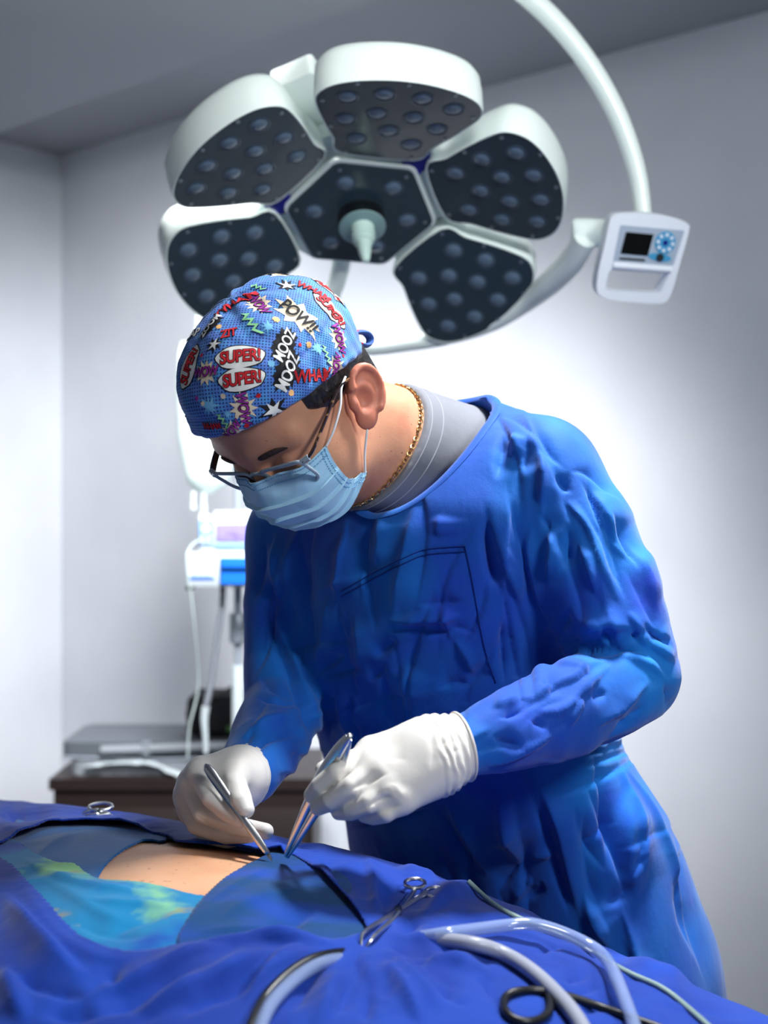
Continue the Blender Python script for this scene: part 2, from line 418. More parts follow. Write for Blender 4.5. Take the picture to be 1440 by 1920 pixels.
# white bridges between hub and petals, navy hinge covers at four of the corners
for a in (120, 60, 0, 180, 240, 300):
    t = math.radians(a); rd = math.cos(t)*LU+math.sin(t)*LV; td = -math.sin(t)*LU+math.cos(t)*LV
    if a in (60, 180):
        mk('hinge_cover', prism(round_poly([(.108, -.017), (.158, -.020), (.158, .020), (.108, .017)], .004, 3), LC, rd, td, LN, -.028, -.0045), M['navy'], lamp, False)
    mk('bridge', prism(round_poly([(.06, -.03), (.150, -.020), (.150, .020), (.06, .03)], .006, 3), LC, rd, td, LN, -.062, -.031), M['lamp_white'], lamp, False)
for th in (90, 30, -30, 150, 210):
    t = math.radians(th); rd = math.cos(t)*LU+math.sin(t)*LV; td = math.sin(t)*LU-math.cos(t)*LV
    mk('bridge', prism(round_poly([(-.045, .09), (.045, .09), (.045, .17), (-.045, .17)], .006, 3), LC, td, rd, LN, -.066, -.022), M['lamp_white'], lamp, False)
# round back cover and the joint of the yoke
mk('back_cover', lathe([(.10, -.07), (.098, -.10), (.085, -.125), (.06, -.14), (.03, -.144)], LC, LN, 32), M['lamp_white'], lamp)
def lamp_uv(px, py, off):
    d = np.array([(px-720)/FPX, 1, -(py-960)/FPX]); o = LC+LN*off; c = np.array([0, 0, CAMH]); t = ((o-c)@LN)/(d@LN); w = c+d*t-o; return (w@LU, w@LV)
mk('back_wedge', prism(round_poly([lamp_uv(*q, -.075) for q in ((505, 168), (586, 132), (640, 210), (612, 285), (560, 262))], .008, 3), LC, LU, LV, LN, -.115, -.072), M['lamp_white'], lamp, False)
yk = [P(1098, 446, 2.07), P(1072, 490, 2.12), P(1030, 532, 2.18), P(985, 566, 2.24), P(920, 605, 2.29), P(840, 630, 2.33), P(760, 643, 2.35), P(690, 650, 2.35), P(630, 640, 2.33), P(608, 605, 2.30), P(620, 560, 2.27), P(640, 495, 2.24), LC-LN*.11-LV*.02]
yw = tube(catmull(yk, 8), [.019, .021, .021, .019, .017, .0165, .0165, .0165, .0165, .0165, .016, .016, .018], 16)
mk('yoke', yw, M['lamp_white'], lamp)
arm = [P(1206, 402, 2.07), P(1196, 330, 2.07), P(1172, 250, 2.07), P(1136, 172, 2.07), P(1084, 92, 2.07), P(1018, 18, 2.07), P(930, -52, 2.07), P(840, -100, 2.07), P(760, -150, 2.06)]
mk('ceiling_arm', tube(catmull(arm, 8), [.0135, .0145, .0155, .016, .0165, .017, .017, .018, .02], 18), M['lamp_white'], lamp)
pv = P(760, -150, 2.06)
mk('ceiling_column', lathe([(.03, -.06), (.036, -.055), (.036, ZD-pv[2]-.06), (.09, ZD-pv[2]-.05), (.09, ZD-pv[2])], pv, (0, 0, 1), 24), M['lamp_white'], lamp)
# control unit: housing with a handle opening, read in its own tilted frame
co = P(1203, 484, 2.04)
cu = V3(.985, .10, -.140); cu /= np.linalg.norm(cu); cn = V3(.06, -.955, -.29); cn -= cu*(cn@cu); cn /= np.linalg.norm(cn); cv = np.cross(cn, cu); cv *= np.sign(cv[2])
S = 2.04/FPX
def C2(px, py): d = P(px, py, 2.04)-co; return (d@cu, d@cv)
out = catmull([C2(*q) for q in ((1141, 399), (1170, 396), (1212, 397), (1255, 405), (1282, 416), (1287, 425), (1281, 460), (1272, 505), (1262, 552), (1253, 568), (1238, 572), (1190, 569), (1148, 564), (1126, 556), (1117, 540), (1119, 505), (1128, 450), (1134, 410))], 4, True)
hole = round_poly([C2(*q) for q in ((1142, 506), (1252, 514), (1238, 551), (1136, 545))], .006, 4)
rec = round_poly([C2(*q) for q in ((1155, 419), (1276, 430), (1260, 497), (1146, 489))], .003, 3)
def ring_plate(outer, inner, d0, d1):
    """plate with an opening: the two outlines resampled about the opening's centre"""
    c = inner.mean(0); n = 96; an = np.linspace(-np.pi, np.pi, n, endpoint=False); L = []
    for pl in (outer, inner):
        q = np.concatenate([pl, pl[:1]]); dense = np.concatenate([q[i]+(q[i+1]-q[i])*np.linspace(0, 1, 24, endpoint=False)[:, None] for i in range(len(pl))])
        a = np.arctan2(*(dense-c).T[::-1]); r = np.linalg.norm(dense-c, axis=1); s = np.argsort(a)
        rr = np.interp(an, a[s], r[s], period=2*np.pi); L.append(c+np.stack([rr*np.cos(an), rr*np.sin(an)], 1))
    A, B = L; rings = [(A*.985+A.mean(0)*.015, d1), (A, d1-.004), (A, d0+.004), (A*.985+A.mean(0)*.015, d0), (B, d0), (B, d1-.003), (B+(B-c)*.05, d1)]
    vs = np.concatenate([co+q[:, :1]*cu+q[:, 1:]*cv+d*cn for q, d in rings]); m = len(rings); fs = []
    for i in range(m):
        for k in range(n): fs.append((i*n+k, i*n+(k+1) % n, ((i+1) % m)*n+(k+1) % n, ((i+1) % m)*n+k))
    return vs, fs
ctl = mk('control_unit', ring_plate(out, hole, -.022, .012), M['panel_white'], lamp)
mk('face_plate', prism(rec, co, cu, cv, cn, .010, .0135), M['panel_grey'], ctl, False)
mk('screen', prism([C2(*q) for q in ((1166, 432), (1218, 437), (1210, 478), (1158, 473))], co, cu, cv, cn, .0130, .0150), M['screen_off'], ctl, False)
mk('slot', prism([C2(*q) for q in ((1157, 480), (1206, 484), (1205, 489), (1156, 485))], co, cu, cv, cn, .0130, .0142), M['steel_dark'], ctl, False)
bc = C2(1241, 453)
mk('dial_pad', prism([(bc[0]+.0165*math.cos(a), bc[1]+.0175*math.sin(a)) for a in np.linspace(0, 2*np.pi, 28, endpoint=False)], co, cu, cv, cn, .0130, .0150), M['button_blue'], ctl, False)
for k in range(8):
    a = k*math.pi/4
    mk('button', prism([(bc[0]+.0118*math.cos(a)+.0028*math.cos(b), bc[1]+.0122*math.sin(a)+.0028*math.sin(b)) for b in np.linspace(0, 2*np.pi, 10, endpoint=False)], co, cu, cv, cn, .0150, .0162), M['panel_white'], ctl, False)
mk('button', prism([(bc[0]+.004*math.cos(b), bc[1]+.004*math.sin(b)) for b in np.linspace(0, 2*np.pi, 14, endpoint=False)], co, cu, cv, cn, .0150, .0165), M['navy'], ctl, False)
b2 = C2(1233, 481)
mk('dial_pad', prism([(b2[0]+.019*math.cos(a), b2[1]+.0062*math.sin(a)) for a in np.linspace(0, 2*np.pi, 24, endpoint=False)], co, cu, cv, cn, .0130, .0146), M['button_blue'], ctl, False)
mk('button', prism([(b2[0]+.006*math.cos(b), b2[1]+.006*math.sin(b)) for b in np.linspace(0, 2*np.pi, 16, endpoint=False)], co, cu, cv, cn, .0146, .0170), M['dark_socket'], ctl, False)
bar0, bar1 = co+C2(1146, 496)[0]*cu+C2(1146, 496)[1]*cv+cn*.012, co+C2(1256, 505)[0]*cu+C2(1256, 505)[1]*cv+cn*.012
mk('grip_bar', tube([bar0, bar0*.5+bar1*.5, bar1], .0062, 14), M['panel_white'], ctl)
mk('pivot_joint', tube([P(1072, 437, 2.09), P(1078, 437, 2.09), P(1105, 437, 2.09), P(1140, 440, 2.07)], [.020, .024, .024, .024], 20), M['lamp_white'], lamp)
# ------------------------------------------------------------------ the surgeon
M['skin'] = material('skin_face', srgb(196, 142, 112), .48, sub=.25, spec=.4, bump=[(420, .18, .0008, 3, None), (60, .1, .002, 3, None)],
                     var=[(24, .45, .75, srgb(178, 116, 90), 4, None), (230, .74, .80, srgb(140, 92, 72), 1, None)])
M['ear_skin'] = material('skin_ear', srgb(205, 128, 104), .48, sub=.4, spec=.4, bump=[(420, .15, .0006, 3, None)])
M['hair'] = material('hair_black', srgb(22, 19, 20), .42, spec=.6, bump=[(240, .9, .003, 3, (1, .12, .5, (0, .9, .6)))], var=[(180, .5, .75, srgb(62, 56, 56), 2, (1, .1, .5, (0, .9, .6)))])
M['brow'] = material('brow_brown', srgb(52, 34, 28), .6, bump=[(300, .6, .002, 2, (1, .2, 1))])
M['scrub'] = material('scrub_grey', srgb(108, 110, 118), .85, sheen=.2, bump=[(900, .3, .0006, 2, None), (40, .2, .004, 3, None)])
M['scrub_thread'] = material('scrub_thread', srgb(150, 152, 160), .8)
M['mask'] = material('mask_fabric', srgb(168, 212, 238), .8, sheen=.15, spec=.2, bump=[(700, .2, .0004, 2, None), (30, .2, .003, 3, None)])
M['mask_edge'] = material('mask_weld', srgb(118, 178, 214), .8)
M['loop'] = material('ear_loop_white', srgb(236, 236, 238), .7)
M['frame_clear'] = material('frame_clear', srgb(148, 164, 176), .15, coat=.6)
M['tortoise'] = material('frame_tortoise', srgb(36, 22, 20), .2, coat=.6, var=[(90, .52, .60, srgb(150, 112, 78), 2, None)])
M['lens'] = material('spectacle_lens', (1, 1, 1, 1), .02, trans=1.0, ior=1.05, spec=.3)
M['gold'] = material('gold_chain', srgb(226, 190, 128), .25, metal=1.0)
M['glove'] = material('latex_glove', srgb(214, 210, 204), .45, sub=.15, spec=.45, bump=[(160, .12, .001, 3, None), (26, .1, .004, 2, None)])
M['trousers'] = M['scrub']
M['shoe'] = material('white_clog', srgb(210, 212, 216), .4)

surgeon = thing('person', (0.20, 1.70, 0), 'person in blue surgical gown and comic print cap bending over the operating field', 'person')
HM = np.array([[-0.3773, -0.5411, -0.7515], [0.766, -0.6384, 0.0751], [-0.5204, -0.5473, 0.6554]])   # rows: forward, his left, crown
HO = V3(-0.0909, 1.40, CAMH+0.1114)
def hl(p): return ((p-HO.astype(np.float32))@HM.T.astype(np.float32)).astype(np.float32)
def hw(l): return HO+np.asarray(l, float)@HM
FB = V3(-.643, -.766, 0); LB = V3(.766, -.643, 0)      # his front and his left
NECK_LO = V3(.055, 1.535, 1.425)

def f_skull(q): return smin(ell(q, (-.006, 0, .052), (.098, .0765, .086)), ell(q, (.032, 0, .066), (.066, .064, .055)), .03)
def f_head(q):
    d = f_skull(q)
    d = smin(d, ell(q, (.030, 0, -.012), (.066, .066, .080)), .03)
    qa = q.copy(); qa[:, 1] = np.abs(qa[:, 1])
    d = smin(d, ell(qa, (.048, .042, -.030), (.036, .026, .034)), .025)
    d = smin(d, ell(q, (.038, 0, -.058), (.052, .052, .036)), .03)
    d = smin(d, ell(q, (.074, 0, -.078), (.020, .022, .016)), .02)
    d = smin(d, cone(qa, (.090, .006, .030), (.074, .050, .030), .0115, .009), .016)
    d = smax(d, -ell(qa, (.101, .033, .006), (.017, .019, .013)), .012)
    d = smin(d, ell(qa, (.079, .032, .004), (.0135, .0155, .0125)), .006)
    d = np.maximum(d, -(ell(qa, (.0925, .034, -.0015), (.006, .0135, .0016))))
    d = smin(d, cone(q, (.090, 0, .020), (.1035, 0, -.026), .0075, .0115), .012)
    d = smin(d, ell(qa, (.092, .012, -.030), (.014, .009, .009)), .008)
    return d
EU = V3(-.555, 0, .832); EF = V3(.832, 0, .555)
EO = V3(-.010, .0835, -.004)
def f_ear(q):
    e = q-EO.astype(np.float32); x = e@EF.astype(np.float32); z = e@EU.astype(np.float32); y = e[:, 1]+.30*x
    w = np.stack([x, y, z], 1).astype(np.float32)
    d = ell(w, (.000, 0, .004), (.0195, .007, .0275))
    d = smin(d, ell(w, (.003, 0, -.024), (.0115, .0065, .012)), .008)
    # helix rim
    t = np.linspace(-.5, 4.5, 18); rim = [(.0185*math.cos(a)*-1*1.0+.001, .0045, .0275*math.sin(a)+.006) for a in np.linspace(2.9, -2.1, 18)]
    rim = [(.0175*math.cos(a), .0055, .0265*math.sin(a)+.005) for a in np.linspace(.25, 4.05, 18)]
    d = smin(d, chain(w, rim, [.0042]*18), .003)
    # conch and the hollow under the rim
    d = smax(d, -ell(w, (.006, .0075, -.003), (.0095, .0075, .0115)), .004)
    d = smax(d, -chain(w, [(.010, .009, .018), (.000, .009, .0225), (-.009, .009, .018), (-.0125, .009, .006)], [.0030, .0035, .0035, .0028]), .004)
    d = smin(d, ell(w, (.0155, .002, -.006), (.005, .005, .008)), .004)
    return d
def f_body(p):
    q = hl(p); d = f_head(q)
    d = smin(d, cone(p, hw((-.018, 0, -.030)), NECK_LO, .060, .070), .028)
    d = smin(d, cone(p, hw((.018, 0, -.055)), NECK_LO+V3(-.02, -.02, -.02), .045, .055), .03)
    d = smin(d, ell((p-np.float32(NECK_LO)-np.float32([.015, .02, -.12])), (0, 0, 0), (.13, .11, .12)), .04)
    qa = q
    return smin(d, f_ear(q), .006)
v, f = field_mesh(f_body, (-.26, 1.22, 1.19), (.23, 1.70, 1.67), .0022)
v = relax(v, f, 1, .4)
body = mk('body', (v, f), M['skin'], surgeon)
# ear and eyelid tint as a second skin slot
body.data.materials.append(M['ear_skin'])
qv = hl(v.astype(np.float32)); near_ear = f_ear(qv) < .0025
fm = near_ear[f].all(1) & (qv[f].mean(1)[:, 1] > .074); idx_ = np.zeros(len(f), np.int32); idx_[fm] = 1
if len(body.data.polygons) == len(f): body.data.polygons.foreach_set('material_index', idx_)
mk('eyebrow', join(*[tube(catmull([hw(a) for a in ((.0965, s*.010, .021), (.0985, s*.022, .026), (.0925, s*.038, .027), (.081, s*.051, .021))], 5), [.0030, .0050, .0046, .0016], 10, flat=.5) for s in (1, -1)]), M['brow'], surgeon)
mk('eyelashes', tube(catmull([hw(a) for a in ((.094, .020, -.004), (.0955, .032, -.006), (.088, .046, -.004))], 5), [.0010, .0018, .0008], 6), M['brow'], surgeon)

# ---- cap
RIMN = V3(.10, -.0, 1.0)
def cap_edge(q):     # >0 above the cap's lower edge
    return q[:, 2]-(.042+.26*np.maximum(q[:, 0], 0)+.46*np.minimum(q[:, 0], 0))
def f_cap0(q):
    d = smin(ell(q, (-.008, 0, .056), (.112, .0865, .090)), ell(q, (.038, 0, .086), (.066, .062, .058)), .03)
    return d
# ---- hair below the cap
def f_hair(p):
    q = hl(p); d = f_skull(q)-.0045-.0012*vnoise(q*np.float32([160, 40, 120]), 3).astype(np.float32)
    d = np.minimum(d, cone(q, (-.050, 0, -.03), (-.055, 0, .03), .056, .058)-.002)
    # hair ends at the temple, round the ear and at the nape
    front = q[:, 0]-(.046+.5*np.minimum(q[:, 2]-.02, 0)*-.4)
    front = np.maximum(q[:, 0]-.050, -(q[:, 2]+.008+np.maximum(.028-q[:, 0], 0)*-.2))
    low = -(q[:, 2]+.022+np.clip(-q[:, 0], 0, .12)*.62)
    d = smax(d, np.maximum(q[:, 0]-.050+np.clip(.040-q[:, 2], 0, .08)*.95, low), .003)
    d = smax(d, -(q[:, 2]-.004), .004) if False else d
    side = ell(q, (.002, .083, -.018), (.030, .03, .030))
    d = smax(d, -side, .004)
    return smax(d, -(f_cap0(q)+.006), .002) if False else smax(d, cap_edge(q)-.010, .004)
v, f = field_mesh(f_hair, HO-.17, HO+.17, .0025)
mk('hair', (v, f), M['hair'], surgeon)

def f_cap(p):
    q = hl(p); d = f_cap0(q)
    e = cap_edge(q)
    d = d-.0022*np.exp(-((e-.006)/.005)**2)+.0022*np.exp(-((q[:, 2]-(.082+.10*q[:, 0]))/.0032)**2)
    ang_ = np.arctan2(q[:, 1], q[:, 0]+.02)
    d = d+.0016*np.sin(ang_*9+q[:, 2]*60)*np.clip((q[:, 2]-.09)/.03, 0, 1)+.0009*np.sin(ang_*23+3*np.sin(q[:, 2]*40))*np.clip((.10-q[:, 2])/.03, 0, 1)
    return smax(d, -e, .003)
def _hair_in(p): return None
capv, capf = field_mesh(f_cap, HO-.22, HO+.22, .0024)
# ---- gown: torso sections, shoulders and sleeves as one field
def smooth_table(rows, n=160, k=9):
    rows = np.array(sorted(rows), float); z = np.linspace(rows[0, 0], rows[-1, 0], n)
    cols = [np.interp(z, rows[:, 0], rows[:, i]) for i in range(1, rows.shape[1])]
    ker = np.hanning(k+2)[1:-1]; ker /= ker.sum()
    cols = [np.convolve(np.pad(c, k//2, mode='edge'), ker, 'valid') for c in cols]
    return z, cols
TZ, TCOL = smooth_table([   # z, cx, cy, half width, half depth
    (1.494, .092, 1.575, .030, .018), (1.482, .086, 1.570, .075, .040), (1.460, .075, 1.560, .130, .072), (1.425, .062, 1.552, .180, .100),
    (1.36, .050, 1.540, .192, .126), (1.25, .055, 1.565, .192, .138), (1.15, .075, 1.60, .196, .146), (1.05, .112, 1.64, .210, .150),
    (.95, .158, 1.68, .232, .155), (.80, .196, 1.70, .252, .165), (.60, .212, 1.71, .262, .175), (.40, .215, 1.71, .275, .185), (.30, .215, 1.71, .28, .19)])
def f_torso(p, grow=0.0):
    z = p[:, 2]; cx, cy, a, b = (np.interp(z, TZ, c) for c in TCOL)
    x, y = p[:, 0]-cx, p[:, 1]-cy
    u = np.abs(x*LB[0]+y*LB[1])/(a+grow); w = np.abs(x*FB[0]+y*FB[1])/(b+grow)
    d = ((u**2.3+w**2.3)**(1/2.3)-1)*np.minimum(a+grow, b+grow)
    return np.maximum(d, np.maximum(z-1.494-grow, .30-z)).astype(np.float32)
SH_L, SH_R = P(1015, 898, 1.455), P(566, 1010, 1.64)
ARM_L = [SH_L, P(1085, 1010, 1.43), P(1145, 1165, 1.405), P(1192, 1268, 1.395), P(1110, 1310, 1.35), P(1010, 1348, 1.30), P(930, 1378, 1.26), P(866, 1398, 1.235)]
RAD_L = [.066, .066, .061, .047, .048, .043, .036, .0285]
ARM_R = [SH_R, P(545, 1130, 1.63), P(535, 1240, 1.61), P(535, 1325, 1.57), P(505, 1385, 1.49), P(470, 1445, 1.41), P(452, 1468, 1.385)]
RAD_R = [.066, .058, .050, .050, .044, .034, .026]
nk1, nk2 = P(885, 764, 1.56), P(700, 945, 1.43)
NKN = FB*.563+V3(0, 0, .826)
def f_neckcut(p, lift=0.0): return -((p-np.float32(nk2))@np.float32(NKN))+lift      # <0 above the neckline plane
NKE = (nk1-nk2)/np.linalg.norm(nk1-nk2); NKC = (nk1+nk2)/2
def f_collar(p, shrink):     # the neck opening: an oval bore from above; <0 inside
    w = p-np.float32(NKC); a, b, c = w@np.float32(NKE), w@np.float32(LB), w@np.float32(NKN)
    k = np.sqrt((a/(.108-shrink))**2+(b/(.080-shrink))**2)
    return np.maximum((k-1)*(.080-shrink), -(c+.035)).astype(np.float32)
def f_gown(p):
    d = f_torso(p)
    d = smin(d, cone(p, P(890, 842, 1.53), P(1005, 880, 1.46), .050, .056), .04)
    d = smin(d, cone(p, NECK_LO+V3(-.03, .03, -.03), SH_R, .06, .066), .05)
    aL = np.minimum(chain(p, ARM_L, RAD_L), 9); aR = chain(p, ARM_R, RAD_R)
    d = smin(d, aL, .022); d = smin(d, aR, .022)
    return d
def f_gown_cut(p):
    d = f_gown(p)
    return smax(d, -f_collar(p, 0.0), .004)
GH = .0026
gv, gf = field_mesh(f_gown_cut, (-.34, 1.10, .30), (.62, 2.0, 1.56), GH)
gv = relax(gv, gf, 3, .5)
def fold(v, n, strokes, depth_tol=.10, face=.05, lobe=.5):
    """raise or sink the cloth along traced creases; a crease is a picture polyline at the cloth's own depth"""
    q = to_px(v); d = v[:, 1]
    view = v-np.array([0, 0, CAMH]); view /= np.linalg.norm(view, axis=1)[:, None]
    facing = np.clip((-(n*view).sum(1)-face+.25)/.3, 0, 1)
    # front-most depth per 12-pixel tile
    tx = np.clip((q[:, 0]//12).astype(int), 0, 159); ty = np.clip((q[:, 1]//12).astype(int), 0, 239)
    zb = np.full((160, 240), 9.); np.minimum.at(zb, (tx, ty), d)
    for _ in range(2): zb[1:-1, 1:-1] = np.minimum(zb[1:-1, 1:-1], np.where(zb[1:-1, 1:-1] > 8, np.minimum(np.minimum(zb[:-2, 1:-1], zb[2:, 1:-1]), np.minimum(zb[1:-1, :-2], zb[1:-1, 2:])), 9))
    fx, fy = np.clip(q[:, 0]/12-.5, 0, 158), np.clip(q[:, 1]/12-.5, 0, 238); ix, iy = fx.astype(int), fy.astype(int); ax_, ay_ = fx-ix, fy-iy
    zs = zb[ix, iy]*(1-ax_)*(1-ay_)+zb[ix+1, iy]*ax_*(1-ay_)+zb[ix, iy+1]*(1-ax_)*ay_+zb[ix+1, iy+1]*ax_*ay_
    front = np.clip((zs+depth_tol-d)/.05, 0, 1)
    w0 = facing*front; off = np.zeros(len(v))
    for (pl, wd, amp) in strokes:
        wd = max(wd*1.35, 8.5); wm = wd/FPX*1.35; amp = math.copysign(min(abs(amp), 1.35*wm), amp)
        pl = catmull(np.array(pl, float), 4); lo, hi = pl.min(0)-wd*5, pl.max(0)+wd*5
        m = ((q > lo) & (q < hi)).all(1) & (w0 > 0)
        if not m.any(): continue
        ds, par, side = seg_dist(q[m], pl)
        t_ = np.clip(np.minimum(par, 1-par)*2.6, 0, 1); t_ = t_*t_*(3-2*t_)
        plen = np.linalg.norm(np.diff(pl, axis=0), axis=1).sum(); t_ = t_*min(1, plen/(3*wd))
        we = wd*(.35+.65*t_)*np.where(side > 0, .55, 1.75); prof = np.exp(-(ds/we)**1.35); taper = t_
        off[m] += amp*prof*taper*w0[m]
    return v+n*off[:, None]

def fine_creases(boxes, seed):
    """many short shallow creases: boxes of (x0, y0, x1, y1, direction, spread, count, length, width, height)"""
    rg = random.Random(seed); out = []
    for (x0, y0, x1, y1, a, sp, n, ln_, w, h) in boxes:
        for k in range(n):
            x, y = rg.uniform(x0, x1), rg.uniform(y0, y1); t = math.radians(a+rg.gauss(0, sp)); L = ln_*rg.uniform(.5, 1.5); b = rg.uniform(-.25, .25)
            dx, dy = math.cos(t), -math.sin(t)
            out.append(([(x-dx*L/2, y-dy*L/2), (x+dy*L*b*.5, y-dx*L*b*.5), (x+dx*L/2, y+dy*L/2)], w*rg.uniform(.7, 1.3), h*rg.choice((-1, -1, 1))*rg.uniform(.5, 1.2)/1000))
    return out
gn = vnormals(gv, gf)
def ZS(ox, oy, sc, items): return [([(ox+x/sc, oy+y/sc) for x, y in pl], w/sc, a/1000) for pl, w, a in items]
STROKES = ZS(440, 920, 2.769, [
    ([(350, 210), (345, 400), (350, 600), (390, 800), (425, 950)], 30, -5), ([(490, 520), (460, 700), (435, 850), (425, 930)], 14, 4),
    ([(680, 150), (675, 300), (690, 500), (720, 680), (735, 760)], 18, -3.5), ([(1000, 305), (870, 350), (700, 440), (520, 480), (330, 570)], 12, 1.6),
    ([(930, 590), (1050, 595), (1200, 570)], 18, -5), ([(750, 730), (900, 725), (1080, 740), (1150, 715), (1280, 760)], 20, -8), ([(780, 680), (1000, 680), (1200, 650)], 24, 5),
    ([(730, 870), (790, 820), (860, 780)], 22, -7), ([(1090, 590), (1095, 700), (1130, 780)], 12, 2.5), ([(430, 960), (500, 900), (570, 850)], 20, -5),
    ([(440, 980), (600, 940), (690, 930)], 18, -3), ([(775, 900), (770, 1020), (800, 1150), (830, 1250)], 20, -4), ([(690, 990), (750, 950), (790, 890)], 14, -3),
    ([(110, 540), (200, 780), (280, 960), (340, 1100), (390, 1250), (440, 1400)], 24, -10), ([(180, 560), (270, 800), (350, 1000), (420, 1200), (470, 1380)], 30, 7),
    ([(100, 1080), (220, 1100), (340, 1110)], 18, -5), ([(120, 960), (200, 1040), (330, 1080)], 18, -4), ([(10, 1300), (150, 1210), (350, 1180)], 22, 5), ([(60, 1370), (200, 1290), (380, 1260)], 18, -4),
    ([(740, 100), (760, 260), (720, 420)], 40, 4), ([(940, 50), (900, 300), (840, 560), (800, 700)], 50, 5), ([(1060, 120), (1060, 250)], 40, 3), ([(1300, 50), (1320, 300), (1340, 560)], 26, -6), ([(1385, 650), (1395, 850), (1395, 1030)], 16, -6),
    ([(1040, 1030), (1150, 1010), (1250, 1020)], 18, -3.5), ([(1130, 760), (1200, 860), (1240, 980)], 14, 2.5), ([(230, 200), (215, 420), (230, 600)], 40, 5), ([(560, 200), (560, 380), (540, 600)], 45, 4),
    ([(620, 640), (650, 800), (640, 940)], 30, 3), ([(900, 880), (880, 1020), (900, 1160)], 40, 4), ([(540, 1000), (560, 1150), (600, 1300)], 40, 4), ([(450, 1000), (470, 1150), (500, 1300)], 26, -4)])
STROKES += ZS(900, 750, 2.7425, [
    ([(60, 66), (180, 100), (250, 150), (320, 220), (370, 300), (450, 370)], 12, -3.5), ([(450, 370), (560, 380), (680, 480), (740, 530)], 12, -3.5),
    ([(390, 430), (450, 530), (540, 640), (600, 780), (640, 900), (690, 1000), (750, 1090)], 13, 6), ([(480, 500), (545, 590), (620, 720), (660, 850), (715, 960), (760, 1060)], 12, -5),
    ([(240, 170), (230, 300), (220, 400)], 22, -6), ([(110, 150), (95, 300), (80, 420)], 24, -6), ([(170, 160), (165, 300)], 24, 4), ([(300, 250), (320, 400), (300, 560)], 24, 5),
    ([(130, 380), (160, 560), (190, 700), (225, 800), (240, 900), (290, 1050), (315, 1120), (375, 1185)], 16, -11), ([(270, 640), (240, 760), (265, 900), (310, 1040), (370, 1130)], 26, 6),
    ([(40, 540), (100, 780), (160, 950), (230, 1080)], 28, 6), ([(100, 1090), (110, 1300), (120, 1480)], 18, -5), ([(10, 600), (40, 800), (100, 1000)], 22, -4),
    ([(360, 600), (375, 800), (350, 960)], 28, 6), ([(450, 620), (440, 800), (415, 900)], 22, -6), ([(500, 700), (560, 880), (610, 1030)], 24, 5), ([(470, 1060), (420, 1150), (380, 1230)], 22, -6),
    ([(490, 1235), (580, 1185), (680, 1165), (790, 1175)], 24, 9), ([(395, 1285), (480, 1255), (515, 1200)], 13, -10), ([(420, 1305), (560, 1295), (700, 1300), (860, 1300)], 13, -8),
    ([(680, 1315), (770, 1335), (870, 1375), (950, 1440)], 14, 6), ([(625, 1150), (655, 1230), (680, 1280)], 10, -4), ([(750, 1080), (790, 1140), (830, 1230), (870, 1290)], 15, 7), ([(770, 1190), (805, 1250)], 12, -5),
    ([(820, 1140), (900, 1230), (990, 1290)], 16, -5), ([(840, 1230), (920, 1290), (1000, 1360)], 14, 4), ([(760, 700), (840, 900), (900, 1100)], 30, 4), ([(660, 560), (760, 760), (820, 900)], 26, -4), ([(560, 430), (650, 600), (720, 760)], 24, 4),
    ([(160, 1500), (250, 1540), (380, 1470), (480, 1440), (570, 1370), (680, 1330)], 12, 5), ([(250, 1590), (390, 1610), (480, 1540), (560, 1470), (700, 1340)], 13, 5), ([(440, 1690), (480, 1620), (530, 1520)], 11, 4),
    ([(560, 1700), (640, 1640), (740, 1590), (800, 1520), (880, 1440)], 14, 5), ([(690, 1720), (770, 1640), (850, 1560)], 13, -4), ([(0, 1890), (100, 1860), (220, 1800), (380, 1710), (440, 1690)], 10, 4),
    ([(280, 1870), (420, 1830), (600, 1760), (770, 1690)], 10, 4), ([(220, 1430), (300, 1400), (380, 1370)], 14, 6), ([(300, 1480), (360, 1470), (355, 1540)], 12, -4), ([(60, 1590), (140, 1560), (210, 1530)], 14, 6), ([(100, 1640), (240, 1600)], 12, -4),
    ([(60, 1720), (150, 1780), (240, 1790)], 20, -4), ([(250, 1650), (350, 1700)], 20, -3), ([(560, 1560), (660, 1500)], 20, -3), ([(930, 1440), (960, 1540), (930, 1620)], 20, -3), ([(380, 380), (420, 440), (480, 480)], 12, -4)])
STROKES += ZS(620, 1330, 1.895, [
    ([(680, 230), (730, 350), (780, 480), (810, 600), (850, 760)], 16, -13), ([(730, 250), (800, 420), (850, 600), (890, 760)], 26, 9), ([(925, 140), (960, 280), (980, 420), (980, 580)], 18, -13),
    ([(1010, 160), (1100, 300), (1160, 420), (1220, 560), (1260, 720), (1290, 860)], 16, 9), ([(400, 320), (480, 450), (560, 600)], 16, 8), ([(370, 330), (440, 470), (520, 590)], 14, -6),
    ([(60, 430), (180, 405), (300, 375), (390, 345)], 9, -4), ([(60, 410), (180, 385), (300, 355), (380, 325)], 9, 3), ([(590, 650), (640, 590), (690, 530)], 14, -5), ([(640, 690), (690, 640), (720, 590)], 12, 4),
    ([(690, 690), (750, 650), (745, 600)], 12, -5), ([(960, 700), (1030, 670), (1090, 610)], 14, -6), ([(1175, 200), (1205, 380), (1250, 640), (1310, 900), (1340, 1000)], 12, -7), ([(1060, 250), (1050, 480), (1090, 700)], 34, 6), ([(600, 260), (620, 420), (680, 560)], 34, 6), ([(900, 640), (930, 760), (1000, 860)], 26, 6)])
